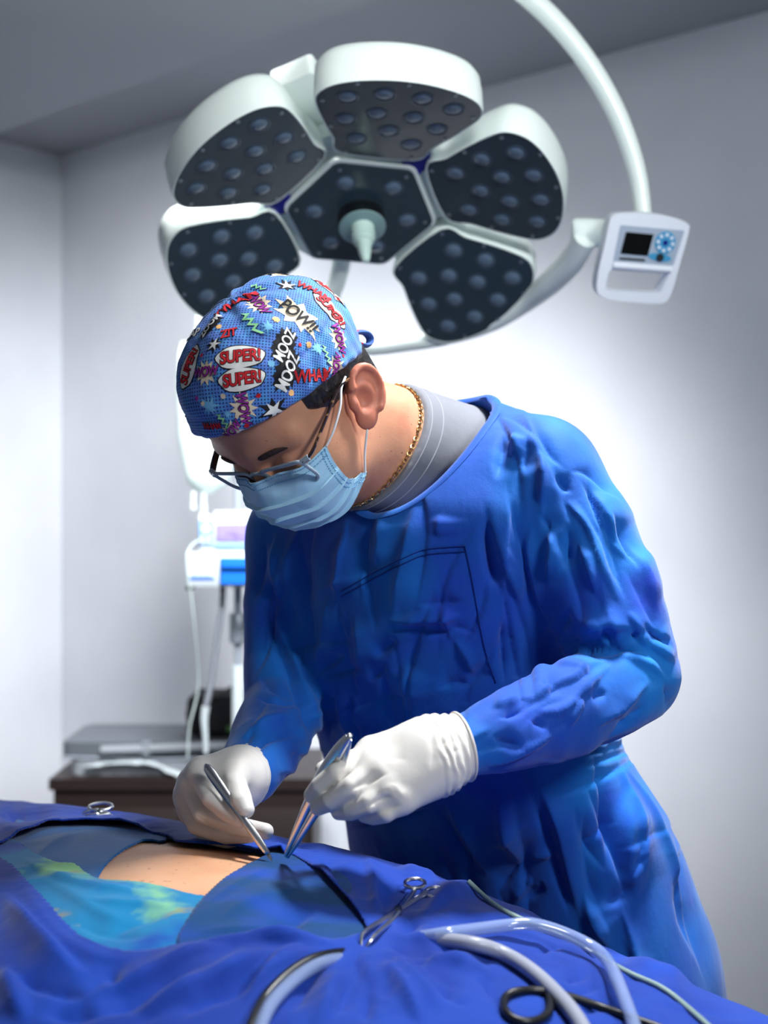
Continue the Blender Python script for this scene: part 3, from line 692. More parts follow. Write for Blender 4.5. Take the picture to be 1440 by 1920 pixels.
STROKES += fine_creases([(500, 1000, 920, 1400, 85, 12, 16, 220, 6, 2.0), (500, 1130, 920, 1400, 12, 16, 9, 120, 6, 2.0), (930, 800, 1000, 1300, 95, 8, 6, 220, 7, 2.5), (1010, 900, 1230, 1150, -64, 8, 9, 220, 6, 2.2), (1000, 1150, 1260, 1270, -20, 20, 6, 110, 6, 2.2),
    (880, 1290, 1240, 1450, 28, 8, 10, 180, 5, 2.0), (650, 1480, 1300, 1860, -72, 8, 16, 300, 9, 4), (700, 1560, 1280, 1800, 40, 25, 6, 90, 6, 2), (470, 1050, 560, 1280, 80, 10, 6, 180, 6, 2.2), (430, 1300, 590, 1460, 30, 15, 8, 110, 6, 2.2)], 7)
for _ in range(1): gv = fold(gv, gn, [(a, b, c*2.3) for a, b, c in STROKES])
gn = vnormals(gv, gf)
# finer crumples all over the cloth
r1 = vnoise(gv*np.array([11, 11, 6]), 5); r2 = vnoise(gv*np.array([26, 26, 15]), 8); w3 = vnoise(gv*5, 11)
gv = gv+gn*(((.0022*(1-2*np.abs(r1)))+.0010*(1-2*np.abs(r2)))*np.clip(.6+w3, .15, 1.2))[:, None]
gown = mk('gown', (gv, gf), M['gown'], surgeon)

GB = BVHTree.FromPolygons([tuple(x) for x in gv], [tuple(x) for x in gf])
CAMV = Vector((0, 0, CAMH))
def hit(bvh, px, py):
    d = Vector(P(px, py, 1.0))-CAMV
    h, n, i, dist = bvh.ray_cast(CAMV, d.normalized(), 4.0)
    return (None, None) if h is None else (np.array(h), np.array(n))
BB = BVHTree.FromPolygons([tuple(x.co) for x in body.data.vertices], [tuple(p.vertices) for p in body.data.polygons])
cq0, cq1 = hit(BB, 793, 762)[0], hit(BB, 764, 868)[0]
CN = np.cross(cq1-cq0, LB); CN /= np.linalg.norm(CN); CN *= np.sign(CN@(HO-cq0))
CM = FB*.85+CN*.5; CM /= np.linalg.norm(CM)
NX = hw((-.018, 0, -.030))-NECK_LO; NL = np.linalg.norm(NX); NX /= NL
def neck_ring(bvh, off, lift, n=300):
    o = cq0+CN*off; c = NECK_LO+NX*(((o-NECK_LO)@CN)/(NX@CN)); u = LB-CN*(LB@CN); u /= np.linalg.norm(u); w = np.cross(CN, u); out = []
    for t in np.linspace(0, 2*np.pi, n, endpoint=False):
        d = u*math.cos(t)+w*math.sin(t); h_, n_, i_, k_ = bvh.ray_cast(Vector(c+d*.25), Vector(-d), .3)
        if h_ is not None and np.linalg.norm(np.array(h_)-c) < .12: out.append(np.array(h_)+np.array(n_)*lift)
    out = np.array(out)
    for _ in range(6): out = out*.5+(np.roll(out, 1, 0)+np.roll(out, -1, 0))*.25
    return out
def f_scrub(p):
    d = f_gown(p)+.013
    w = p-np.float32(NKC); a, b, c = w@np.float32(NKE), w@np.float32(LB), w@np.float32(NKN)
    d = smax(d, -f_collar(p, -.006), .004)
    nx = hw((-.018, 0, -.030))-NECK_LO; nl = np.linalg.norm(nx); nx /= nl
    c = cone(p, NECK_LO+nx*nl, NECK_LO-nx*.05, .060, .073)-.0055
    c = smin(c, cone(p, hw((.018, 0, -.055)), NECK_LO+V3(-.02, -.02, -.02), .045, .055)-.0055, .03)
    c = smax(c, (p-np.float32(cq0))@np.float32(CN), .003)
    d = smin(d, c, .010)
    return smax(d, -(p[:, 2]-1.34), .01)
v, f = field_mesh(f_scrub, (-.15, 1.34, 1.32), (.26, 1.74, 1.56), .0032)
mk('scrub_shirt', (v, f), M['scrub'], surgeon)
def on_cloth(bvh, pts, n=6, lift=.0008):
    out = []
    for x, y in catmull(np.array(pts, float), n):
        h, nn = hit(bvh, x, y)
        if h is not None: out.append(h+nn*lift)
    return np.array(out)
# stitched seams, the pocket and the neck binding
pk = [(640+0, 1108), (700, 1075), (760, 1045), (800, 1030), (872, 1024), (885, 1085), (896, 1150), (910, 1220), (930, 1280)]
for nm, pts in (('pocket_seam', pk[:5]), ('pocket_seam', [(640, 1118), (700, 1085), (760, 1055), (800, 1040), (872, 1034)]), ('pocket_seam', pk[4:])):
    mk(nm, tube(on_cloth(GB, pts), .0010, 6, flat=.5), M['seam'], gown)
# ---- neck binding of the gown, scrub collar stitch
def ring_on(bvh, rad_a, rad_b, lift, ctr, n=80, up=.12):
    out = []
    for k in range(n):
        t = 2*math.pi*k/n; o = ctr+NKE*rad_a*math.cos(t)+LB*rad_b*math.sin(t)+NKN*up
        h, nn, i, d = bvh.ray_cast(Vector(o), Vector(-NKN), .4)
        if h is not None: out.append(np.array(h)+np.array(nn)*lift)
    return np.array(out)
rb = ring_on(GB, .1125, .0845, .0002, NKC)
for _ in range(4): rb = (rb+np.roll(rb, 1, 0)*.5+np.roll(rb, -1, 0)*.5)/2
mk('neck_binding', tube(rb, .0058, 8, True, flat=.35, up=NKN), M['gown'], gown)
SB = BVHTree.FromPolygons([tuple(x) for x in v], [tuple(x) for x in f])
for dd in (-.006, -.022):
    mk('collar_stitch', tube(neck_ring(SB, dd, .0002, 120), .0008, 6, True), M['scrub_thread'], bpy.data.objects['scrub_shirt'])

def hp(px, py, L):
    d = np.array([(px-720)/FPX, 1, -(py-960)/FPX]); A = np.stack([HM[0], HM[2], -d], 1)
    s = np.linalg.solve(A, -(HO-np.array([0, 0, CAMH])+L*HM[1])); return HO+s[0]*HM[0]+L*HM[1]+s[1]*HM[2]

# ---- face mask
rows = [[(.062, .070, -.002), (.088, .050, -.003), (.098, .024, .001), (.1135, 0, .006)],
        [(.067, .070, -.020), (.097, .050, -.020), (.111, .024, -.016), (.1195, 0, -.013)],
        [(.067, .069, -.040), (.098, .049, -.042), (.1125, .024, -.038), (.1220, 0, -.034)],
        [(.060, .066, -.056), (.094, .047, -.064), (.106, .024, -.061), (.1145, 0, -.058)],
        [(.044, .067, -.064), (.079, .050, -.078), (.095, .026, -.079), (.103, 0, -.075)],
        [(.036, .065, -.070), (.063, .050, -.084), (.077, .028, -.084), (.087, 0, -.079)]]
full = np.array([r+[(a, -b, c) for a, b, c in r[-2::-1]] for r in rows])
cu_ = np.stack([catmull(r, 10) for r in full]); NV = 16
grid = np.stack([catmull(cu_[:, j], NV) for j in range(cu_.shape[1])], 1)   # rows x cols x 3 (local)
nr, nc = grid.shape[:2]
gx = np.gradient(grid, axis=1); gy = np.gradient(grid, axis=0); gn_ = np.cross(gy, gx); gn_ /= np.linalg.norm(gn_, axis=2)[..., None]+1e-12
if gn_[nr//2, nc//2, 0] < 0: gn_ = -gn_
vv = np.linspace(0, 1, nr)[:, None]; uu = np.linspace(-1, 1, nc)[None]
saw = np.zeros((nr, nc))
for c0 in (.30, .47, .64, .80):
    t = (vv-c0-.10*(np.abs(uu)**2-.5)*(c0-.5))/.16
    saw += np.where((t > -.06) & (t <= 0), (t+.06)/.06, np.where((t > 0) & (t < 1), 1-t, 0))*.0046
edge = np.clip((1-np.abs(uu))/.12, 0, 1)
saw = saw*(.35+.65*edge)+.0010*vnoise(np.stack([vv+0*uu, uu+0*vv, 0*uu+0*vv], -1).reshape(-1, 3)*np.array([7, 9, 1]), 4).reshape(nr, nc)
grid = grid+gn_*saw[..., None]
W = hw(grid.reshape(-1, 3)); N_ = (gn_.reshape(-1, 3))@HM
vs = np.concatenate([W, W-N_*.0012]); fs = []
for i in range(nr-1):
    for j in range(nc-1):
        a = i*nc+j; fs.append((a, a+1, a+nc+1, a+nc)); b = a+nr*nc; fs.append((b, b+nc, b+nc+1, b+1))
border = [j for j in range(nc)]+[i*nc+nc-1 for i in range(1, nr)]+[(nr-1)*nc+j for j in range(nc-2, -1, -1)]+[i*nc for i in range(nr-2, 0, -1)]
for k in range(len(border)): a, b = border[k], border[(k+1) % len(border)]; fs.append((b, a, a+nr*nc, b+nr*nc))
fmask = mk('face_mask', (vs, fs), M['mask'], surgeon)
G3 = W.reshape(nr, nc, 3); N3 = N_.reshape(nr, nc, 3)
def weld(i0, i1, j0, j1, n, nm='weld_line'):
    """row of small weld dashes pressed in the mask"""
    parts = []
    for k in range(n):
        t = (k+.2)/n; t2 = (k+.75)/n
        pt = []
        for s in (t, t2):
            a, b = i0+(i1-i0)*s, j0+(j1-j0)*s; ia, ib = min(int(a), nr-2), min(int(b), nc-2); fa, fb = a-ia, b-ib
            q = (G3[ia, ib]*(1-fa)*(1-fb)+G3[ia+1, ib]*fa*(1-fb)+G3[ia, ib+1]*(1-fa)*fb+G3[ia+1, ib+1]*fa*fb); pt.append(q+N3[ia, ib]*.0004)
        parts.append(tube(pt, .0006, 4))
    mk(nm, join(*parts), M['mask_edge'], fmask)
weld(3, 3, 1, nc-2, 60); weld(8, 8, 1, nc-2, 60); weld(1, nr-2, 1.6, 1.6, 34); weld(1, nr-2, nc-2.6, nc-2.6, 34); weld(1, nr-2, 3.0, 3.0, 34)
lp = [G3[1, 0], hp(626, 806, .078), hp(638, 762, .083), hp(640, 728, .082), hp(648, 706, .082)]
lq = [G3[-9, 0]*.5+G3[-12, 0]*.5, hp(684, 850, .074), hp(688, 810, .082), hp(690, 783, .080)]
for l in (lp, lq): mk('ear_loop', tube(catmull(l, 8), .0013, 8), M['loop'], fmask)
for l in ([(.062, -.068, -.004), (.03, -.080, .010), (-.005, -.084, .026)], [(.042, -.067, -.066), (.015, -.074, -.045), (-.004, -.080, -.028)]):
    mk('ear_loop', tube(catmull([hw(a) for a in l], 8), .0013, 8), M['loop'], fmask)

# ---- eyeglasses
gl = bpy.data.objects.new('eyeglasses', None); COL.objects.link(gl); attach(gl, surgeon)
ORIG[gl.name] = (0, 0, 0)
def lensplane(L, U): return hw((.1045-1.55*L*L+.30*(U-.012), L, U))
for s in (1, -1):
    shp = round_poly([(s*.0095, .0125), (s*.066, .0145), (s*.0645, -.016), (s*.054, -.0245), (s*.022, -.0255), (s*.0115, -.012)], [.006, .008, .012, .014, .014, .010], 5)
    ring = np.array([lensplane(a, b) for a, b in shp])
    mk('rim', tube(ring, .0021, 8, True), M['frame_clear'], gl)
    c = ring.mean(0); nn = hw((1, 0, .3))-hw((0, 0, 0)); nn /= np.linalg.norm(nn); n = len(ring)
    vs = np.concatenate([ring, [c+nn*.0012], ring-nn*.0014, [c-nn*.0002]]); fs = [(k, (k+1) % n, n) for k in range(n)]+[(n+1+(k+1) % n, n+1+k, 2*n+1) for k in range(n)]+[(k, n+1+k, n+1+(k+1) % n, (k+1) % n) for k in range(n)]
    mk('spectacle_lens', (vs, fs), M['lens'], gl)
    h0 = lensplane(s*.066, .011)
    tp = [h0, hw((.085, s*.0735, .0125)), hw((.05, s*.0775, .020)), hw((.012, s*.080, .027)), hw((-.012, s*.083, .022))]
    mk('temple_arm', tube(catmull(tp, 6), [.0030, .0036, .0034, .0030, .0026], 8, flat=.55), M['tortoise'], gl)
    mk('hinge', tube([lensplane(s*.0635, .011), hw((.092, s*.0725, .012))], .0034, 8), M['frame_clear'], gl)
mk('bridge', tube(catmull([lensplane(a, b) for a, b in ((.0105, .006), (.004, .0095), (-.004, .0095), (-.0105, .006))], 5), .0022, 8), M['frame_clear'], gl)

# ---- gold chain on the near side of the neck
ringp = neck_ring(BB, .0055, .0016)
ll = np.r_[0, np.cumsum(np.linalg.norm(np.diff(np.r_[ringp, ringp[:1]], axis=0), axis=1))]; nlk = int(ll[-1]/.0046)
ch = np.stack([np.interp(np.linspace(0, ll[-1], nlk+1), ll, np.r_[ringp, ringp[:1]][:, a]) for a in range(3)], 1)
nk = bpy.data.objects.new('necklace', None); COL.objects.link(nk); attach(nk, surgeon); ORIG[nk.name] = (0, 0, 0)
for k in range(0, len(ch)-1):
    a, b = ch[k], ch[k+1]; t = (b-a)/np.linalg.norm(b-a); c = (a+b)/2; L = np.linalg.norm(b-a)*.66
    nrm = np.cross(t, V3(1, .2, .1) if k % 2 else V3(.2, -1, .2)); nrm /= np.linalg.norm(nrm); w_ = np.cross(t, nrm)
    mk('chain_link', tube([c+t*L*math.cos(x)+w_*.0024*math.sin(x) for x in np.linspace(0, 2*np.pi, 10, endpoint=False)], .0008, 5, True), M['gold'], nk)
# ---- cap: printed cotton, print motifs laid on the cloth
m = bpy.data.materials.new('cap_print_ground'); m.use_nodes = True; nt = m.node_tree; b = nt.nodes['Principled BSDF']
b.inputs['Roughness'].default_value = .8; b.inputs['Sheen Weight'].default_value = .15
uvn = nt.nodes.new('ShaderNodeUVMap'); uvn.uv_map = 'cloth'
mp = nt.nodes.new('ShaderNodeMapping'); mp.inputs['Scale'].default_value = (330, 330, 1); mp.inputs['Rotation'].default_value = (0, 0, .785)
fr = nt.nodes.new('ShaderNodeVectorMath'); fr.operation = 'FRACTION'; sb_ = nt.nodes.new('ShaderNodeVectorMath'); sb_.operation = 'SUBTRACT'; sb_.inputs[1].default_value = (.5, .5, 0)
ln = nt.nodes.new('ShaderNodeVectorMath'); ln.operation = 'LENGTH'; lt = nt.nodes.new('ShaderNodeMapRange'); lt.inputs['From Min'].default_value = .24; lt.inputs['From Max'].default_value = .34
mx = nt.nodes.new('ShaderNodeMix'); mx.data_type = 'RGBA'; mx.inputs[6].default_value = srgb(22, 48, 120)
n1 = nt.nodes.new('ShaderNodeTexNoise'); n1.inputs['Scale'].default_value = 16
rp = nt.nodes.new('ShaderNodeMapRange'); rp.inputs['From Min'].default_value = .4; rp.inputs['From Max'].default_value = .65
mx2 = nt.nodes.new('ShaderNodeMix'); mx2.data_type = 'RGBA'; mx2.inputs[6].default_value = srgb(82, 128, 214); mx2.inputs[7].default_value = srgb(74, 150, 216)
L_ = nt.links.new
L_(uvn.outputs[0], mp.inputs[0]); L_(mp.outputs[0], fr.inputs[0]); L_(fr.outputs[0], sb_.inputs[0]); L_(sb_.outputs[0], ln.inputs[0]); L_(ln.outputs['Value'], lt.inputs[0])
L_(n1.outputs[0], rp.inputs[0]); L_(rp.outputs[0], mx2.inputs[0]); L_(mx2.outputs[2], mx.inputs[7]); L_(lt.outputs[0], mx.inputs[0]); L_(mx.outputs[2], b.inputs['Base Color'])
cn_ = vnormals(capv, capf)
capv = capv+cn_*(.0009*vnoise(capv*60, 21)+.0005*vnoise(capv*140, 22))[:, None]
cap = mk('surgical_cap', (capv, capf), m, surgeon)
ql = (capv-HO)@HM.T; axd = V3(.35, .55, .76); axd /= np.linalg.norm(axd); e1 = np.cross(axd, [0, 0, 1.]); e1 /= np.linalg.norm(e1); e2 = np.cross(axd, e1)
dq = ql-np.array([-.005, 0, .05]); dq /= np.linalg.norm(dq, axis=1)[:, None]
th = np.arccos(np.clip(dq@axd, -1, 1)); ph = np.arctan2(dq@e2, dq@e1); uv = np.stack([th*np.cos(ph), th*np.sin(ph)], 1)*.095
lay = cap.data.uv_layers.new(name='cloth'); li = np.empty(len(cap.data.loops), np.int32); cap.data.loops.foreach_get('vertex_index', li); lay.data.foreach_set('uv', uv[li].astype(np.float32).ravel())
CB = BVHTree.FromPolygons([tuple(x) for x in capv], [tuple(x) for x in capf])
def flat(name, c): return material('print_'+name, c, .8)
PR = {k: flat(k, srgb(*c)) for k, c in dict(red=(200, 28, 40), black=(16, 16, 22), white=(236, 236, 232), beige=(232, 214, 186), purple=(150, 44, 150), green=(150, 222, 160), sky=(120, 190, 232), orange=(240, 186, 120), navy=(26, 40, 110)).items()}
texts = {}
def text_src(t, off):
    k = (t, off)
    if k not in texts:
        c = bpy.data.curves.new('lettering', 'FONT'); c.body = t; c.align_x = 'CENTER'; c.align_y = 'CENTER'; c.size = 1.0; c.offset = off; c.shear = .1; c.space_character = .92; c.resolution_u = 3
        o = bpy.data.objects.new('lettering', c); COL.objects.link(o); texts[k] = o
    return texts[k]
MOT = [  # kind, text, zoom x, zoom y, angle, letter height (zoom px)
    ('bubble', 'SUPER!', 458, 552, 8, 95), ('bubble', 'SUPER!', 470, 690, 9, 90), ('burst', 'POW!!', 815, 300, -43, 105), ('dark', 'ZOOM', 748, 640, 240, 92), ('dark', 'ZOOM', 728, 478, 242, 84),
    ('star', 'WOW', 245, 648, 4, 72), ('star', 'WOW', 478, 865, -82, 78), ('star', 'WOW', 572, 238, -66, 78), ('star', 'WOW', 1062, 440, -74, 72), ('star', 'WOW', 1050, 610, 70, 60), ('star', 'WOW', 410, 1012, 60, 60),
    ('plain', 'WHAM', 420, 228, 52, 90), ('plain', 'WHAM', 905, 672, 10, 90), ('plain', 'WHAM', 910, 150, -22, 80), ('plain', 'WHAM', 285, 980, 20, 50), ('plain', 'ZIT', 388, 412, 12, 78),
    ('bubble', 'SUPER!', 1015, 272, -32, 80), ('bubble', 'SUPER!', 146, 612, 68, 88), ('dark', 'ZOOM', 272, 362, 78, 70), ('outline', 'ZAP', 168, 418, -12, 72), ('star', 'WOW', 262, 250, 25, 62),
    ('zig', '', 520, 350, -52, 120), ('zig', '', 355, 955, -50, 80), ('zig', '', 985, 545, -60, 80), ('zig', '', 560, 128, -25, 70),
    ('spark', '', 270, 860, 0, 90), ('spark', '', 632, 368, 0, 55), ('spark', '', 112, 490, 0, 50), ('spark', '', 935, 500, 0, 70), ('spark', '', 380, 900, 0, 40),
    ('dot', 'orange', 680, 325, 0, 26), ('dot', 'orange', 330, 370, 0, 20), ('dot', 'orange', 772, 775, 0, 22), ('dot', 'beige', 355, 795, 0, 18), ('dot', 'orange', 880, 480, 0, 22), ('dot', 'red', 570, 790, 0, 17), ('dot', 'red', 500, 975, 0, 17),
    ('dot', 'red', 225, 545, 0, 13), ('dot', 'purple', 205, 335, 0, 13), ('dot', 'red', 825, 480, 0, 13), ('dot', 'beige', 232, 840, 0, 15), ('dot', 'purple', 195, 808, 0, 15), ('dot', 'red', 1090, 548, 0, 13), ('dot', 'purple', 1092, 402, 0, 12),
    ('flash', '', 665, 880, 25, 80), ('flash', '', 745, 120, -10, 60), ('flash', '', 300, 480, 40, 50), ('dot', 'sky', 650, 595, 0, 24)]
for k in MOT:
    if k[1] and k[0] != 'dot':
        text_src(k[1], .022); text_src(k[1], .062)
bpy.context.view_layer.update(); dg = bpy.context.evaluated_depsgraph_get(); TM = {}
for k, o in texts.items():
    me = bpy.data.meshes.new_from_object(o.evaluated_get(dg)); co_ = np.array([x.co[:2] for x in me.vertices]); fc = [tuple(p.vertices) for p in me.polygons]
    TM[k] = (co_, fc); bpy.data.meshes.remove(me)
for o in texts.values(): bpy.data.objects.remove(o)
def lay_flat(h, nn, tx, ty, pts, lift):
    out = []
    for a, b_ in pts:
        o = h+tx*a+ty*b_+nn*.05; r, rn, i, d = CB.ray_cast(Vector(o), Vector(-nn), .16)
        if r is None: r, rn, i, d = CB.find_nearest(Vector(h+tx*a+ty*b_))
        out.append(np.array(r)+np.array(rn)*lift)
    return np.array(out)
def star_pts(n, r0, r1, seed, sx=1.0, jit=.2):
    rg = random.Random(seed); return [((r1 if k % 2 else r0)*(1+jit*(rg.random()-.5))*math.cos(math.pi*k/n)*sx, (r1 if k % 2 else r0)*(1+jit*(rg.random()-.5))*math.sin(math.pi*k/n)) for k in range(2*n)]
def disc(out_, rings=5):
    out_ = np.array(out_); d = []
    q = np.concatenate([out_, out_[:1]]); e = np.concatenate([q[i]+(q[i+1]-q[i])*np.linspace(0, 1, 3, endpoint=False)[:, None] for i in range(len(out_))]); n = len(e)
    pts = [np.zeros((1, 2))]+[e*(r/rings) for r in range(1, rings+1)]; fs = [(0, 1+k, 1+(k+1) % n) for k in range(n)]
    for r in range(rings-1):
        for k in range(n): a = 1+r*n; fs.append((a+k, a+n+k, a+n+(k+1) % n, a+(k+1) % n))
    return np.concatenate(pts), fs
def motif(kind, text, zx, zy, ang_, size, seed, hit_=None):
    px, py = 310+zx/3.273, 500+zy/3.273
    if hit_ is None:
        h, nn = hit(CB, px, py)
        if h is None: return
    else: h, nn = hit_
    s = size/3.273/FPX*h[1]; a = math.radians(ang_)
    dr = V3(math.cos(a), 0, math.sin(a)); tx = dr-nn*(dr@nn); tx /= np.linalg.norm(tx); ty = np.cross(nn, tx)
    layers = []
    if kind in ('bubble', 'burst', 'dark', 'star', 'plain', 'outline'):
        w = {'SUPER!': 3.05, 'POW!!': 2.7, 'ZOOM': 2.5, 'WOW': 1.75, 'WHAM': 2.6, 'ZAP': 1.7, 'ZIT': 1.4}[text]; ts = s*1.15; sq = 1.0
        if kind == 'bubble':
            el = lambda g: [((w*.45*s*1.15+g)*math.cos(x)*(1+.05*math.sin(5*x)), (s*.78+g)*math.sin(x)*(1+.06*math.cos(3*x))) for x in np.linspace(0, 2*np.pi, 26, endpoint=False)]
            layers += [('black', el(.0013), .0003), ('white', el(0), .0006)]; tc, oc = 'red', 'black'
        if kind == 'burst': layers += [('beige', star_pts(9, s*.62, s*1.05, seed, 1.7), .0004)]; tc, oc = 'black', None
        if kind == 'dark': layers += [('black', star_pts(15, s*.70, s*.92, seed, 1.75), .0004)]; tc, oc = 'white', None
        if kind == 'star': layers += [('beige', star_pts(11, s*.66, s*1.15, seed, 1.15), .0004)]; tc, oc = 'purple', 'black'
        if kind == 'plain': tc, oc = 'red', 'black'
        if kind == 'outline': tc, oc = 'white', 'black'
        if oc: c2, f2 = TM[(text, .062)]; layers.append((oc, (c2*np.array([ts*.80, ts]), f2), .0010))
        c2, f2 = TM[(text, .022)]; layers.append((tc, (c2*np.array([ts*.80, ts]), f2), .0014))
    elif kind == 'zig':
        up_ = [(-.9, .0), (-.55, .36), (-.42, .02), (-.1, .36), (.04, .02), (.34, .34), (.46, .0), (.9, .26)]; lo_ = [(.85, .08), (.42, -.2), (.30, .12), (.0, -.2), (-.14, .14), (-.46, -.2), (-.6, .1)]
        z = [(x*s, y*s) for x, y in up_+lo_]; idx = list(range(len(z)))
        fsz = [(0, 14, 1), (1, 14, 13), (1, 13, 2), (2, 13, 12), (2, 12, 3), (3, 12, 11), (3, 11, 4), (4, 11, 10), (4, 10, 5), (5, 10, 9), (5, 9, 6), (6, 9, 8), (6, 8, 7)]
        layers += [('navy', (np.array(z)*1.08+np.array([.0008, -.0008]), fsz), .0006), ('green', (np.array(z), fsz), .0010)]
    elif kind == 'spark': layers += [('sky', star_pts(9, s*.35, s*.75, seed, 1, .6), .0004)]
    elif kind == 'dot': layers += [(text, star_pts(8, s*.8, s*1.1, seed), .0006)]
    elif kind == 'flash': layers += [('black', star_pts(7, s*.5, s*1.1, seed, 1.2), .0006), ('white', star_pts(5, s*.28, s*.85, seed+1, 1.2), .0011)]
    vs, fs, mi, mats, n = [], [], [], [], 0
    for c, g, lift in layers:
        pts, fc = g if isinstance(g, tuple) else disc(g)
        W_ = lay_flat(h, nn, tx, ty, pts, lift)
        vs.append(W_); fs += [tuple(i+n for i in q) for q in fc]; n += len(W_)
        if c not in mats: mats.append(c)
        mi += [mats.index(c)]*len(fc)
    me = mesh_of('cap_print', np.concatenate(vs), fs, False)
    for c in mats: me.materials.append(PR[c])
    for p_, q in zip(me.polygons, mi): p_.material_index = q
    link('cap_print', me, None, cap)
for k, a in enumerate(MOT): motif(*a, k)
# the print goes on round the far side of the cap
rg = random.Random(4); kinds = [('bubble', 'SUPER!', 80), ('star', 'WOW', 72), ('dark', 'ZOOM', 80), ('plain', 'WHAM', 80), ('spark', '', 60), ('dot', 'orange', 22), ('burst', 'POW!!', 90)]
for k, (lon, lat) in enumerate(((-40, 25), (-75, 40), (-75, 12), (-110, 30), (-140, 50), (-150, 20), (175, 35), (150, 15), (-115, 8), (-100, 60))):
    dl = V3(math.cos(math.radians(lon))*math.cos(math.radians(lat)), math.sin(math.radians(lon))*math.cos(math.radians(lat)), math.sin(math.radians(lat)))
    o = hw((-.005, 0, .05))+(dl@HM)*.3; r, rn, i, d = CB.ray_cast(Vector(o), Vector(-(dl@HM)), .4)
    if r is not None: kd = kinds[k % 7]; motif(kd[0], kd[1], 0, 0, rg.uniform(-80, 80), kd[2], 90+k, (np.array(r), np.array(rn)))
# ties at the back
M['tie'] = material('tie_print', srgb(46, 84, 150), .8, var=[(45, .5, .52, srgb(190, 30, 44), 1, None), (60, .58, .60, srgb(235, 235, 235), 1, (1, 1, 1, (1, 0, 0)))])
for lp_ in ([(648, 634), (664, 624), (684, 624), (694, 636), (688, 648), (670, 644), (652, 640)], [(652, 640), (660, 652), (656, 664)]):
    mk('cap_tie', tube(catmull([hp(x, y, -.004) for x, y in lp_], 5), [.004, .0062, .0066, .0066, .0060, .0050, .004], 10, flat=.45), M['tie'], cap)
# ------------------------------------------------------------------ gloved hands
def hand_field(palm, fingers, thumb, cuff, k1=.016):
    def fn(p):
        d = None
        for a, b, r1, r2 in palm:
            e = cone(p, a, b, r1, r2); d = e if d is None else smin(d, e, k1)
        c = chain(p, cuff[0], cuff[1]); d = smin(d, c, .012)
        for pts, rad in fingers:
            e = chain(p, pts, rad); d2 = e
            # stay apart beyond the knuckle: blend only near the root
            root = np.sqrt(((p-np.float32(pts[0]))**2).sum(1)); kk = np.clip(.014-root*.35, .0022, .012)
            h_ = np.maximum(kk-np.abs(d-e), 0)/kk; d = np.minimum(d, e)-h_*h_*kk*.25
        e = chain(p, *thumb); return smin(d, e, .006)
    return fn
def glove(name_label, fn, pts, h=.0013):
    a = np.array(pts); v, f = field_mesh(fn, a.min(0)-.05, a.max(0)+.05, h, lip=1.9)
    v = relax(v, f, 2, .5); n = vnormals(v, f)
    return v, f, n
# his left hand (right in the picture)
WL_ = P(806, 1416, 1.222)
palmL = [(P(806, 1396, 1.232), P(700, 1411, 1.225), .0265, .0165), (P(808, 1415, 1.222), P(708, 1440, 1.200), .028, .0165), (P(812, 1430, 1.212), P(728, 1470, 1.190), .027, .0160), (P(815, 1442, 1.208), P(755, 1496, 1.186), .026, .0150),
         (P(790, 1400, 1.25), P(720, 1420, 1.25), .022, .018)]
fingL = [([P(696, 1412, 1.222), P(630, 1450, 1.198), P(600, 1474, 1.203), P(585, 1491, 1.212)], [.0128, .0102, .0093, .0080]),
         ([P(706, 1441, 1.198), P(660, 1475, 1.180), P(620, 1502, 1.188), P(597, 1513, 1.203)], [.0130, .0106, .0094, .0082]),
         ([P(728, 1472, 1.188), P(692, 1506, 1.174), P(658, 1520, 1.184), P(636, 1522, 1.198)], [.0125, .0104, .0092, .0080]),
         ([P(754, 1497, 1.184), P(724, 1524, 1.178), P(700, 1530, 1.190), P(684, 1528, 1.202)], [.0118, .0092, .0084, .0074])]
thumbL = ([P(775, 1402, 1.255), P(700, 1420, 1.268), P(645, 1432, 1.256), P(608, 1444, 1.238)], [.019, .0140, .0115, .0092])
cuffL = ([P(800, 1417, 1.222), P(830, 1411, 1.226), P(866, 1400, 1.234)], [.0335, .0325, .0325])
fnL = hand_field(palmL, fingL, thumbL, cuffL)
axL = cuffL[0][2]-cuffL[0][0]; axL /= np.linalg.norm(axL)
def cuffed(fn, end, ax):
    return lambda p: smax(fn(p), ((p-np.float32(end))@np.float32(ax)), .0015)
v, f, n = glove('', cuffed(fnL, cuffL[0][2], axL), [q for a in fingL for q in a[0]]+list(cuffL[0])+[WL_])
# wrinkles of the rolled cuff, dents between the tendons
def wrinkle(v, n, c0, ax, t0, t1, amp, seed):
    t = (v-c0)@ax; w = np.clip((t-t0)/.012, 0, 1)*np.clip((t1-t)/.004, 0, 1)
    ph = t*760+2.2*vnoise(v*70, seed)+1.4*vnoise(v*26, seed+1)
    return v+n*(amp*w*(np.sin(ph)*.7+.5*np.abs(vnoise(v*120, seed+2))))[:, None]
v = wrinkle(v, n, cuffL[0][0], axL, -.004, .037, .0013, 3)
v = fold(v, n, [([(640, 1493), (700, 1462), (735, 1448)], 5, -.0055), ([(655, 1530), (700, 1508), (745, 1488)], 5, -.0050), ([(690, 1535), (720, 1520), (760, 1510)], 4, -.0040), ([(700, 1410), (735, 1420), (770, 1425)], 12, -.0018), ([(742, 1470), (722, 1480), (716, 1500)], 10, .0022), ([(760, 1500), (745, 1478), (730, 1468)], 9, .0022),
                 ([(800, 1370), (812, 1410), (806, 1450)], 8, -.002), ([(655, 1500), (668, 1506)], 6, -.0012)], .03)
gloveL = mk('glove', (v, f), M['glove'], surgeon); gloveL['label'] = 'white latex glove on the hand holding the forceps'
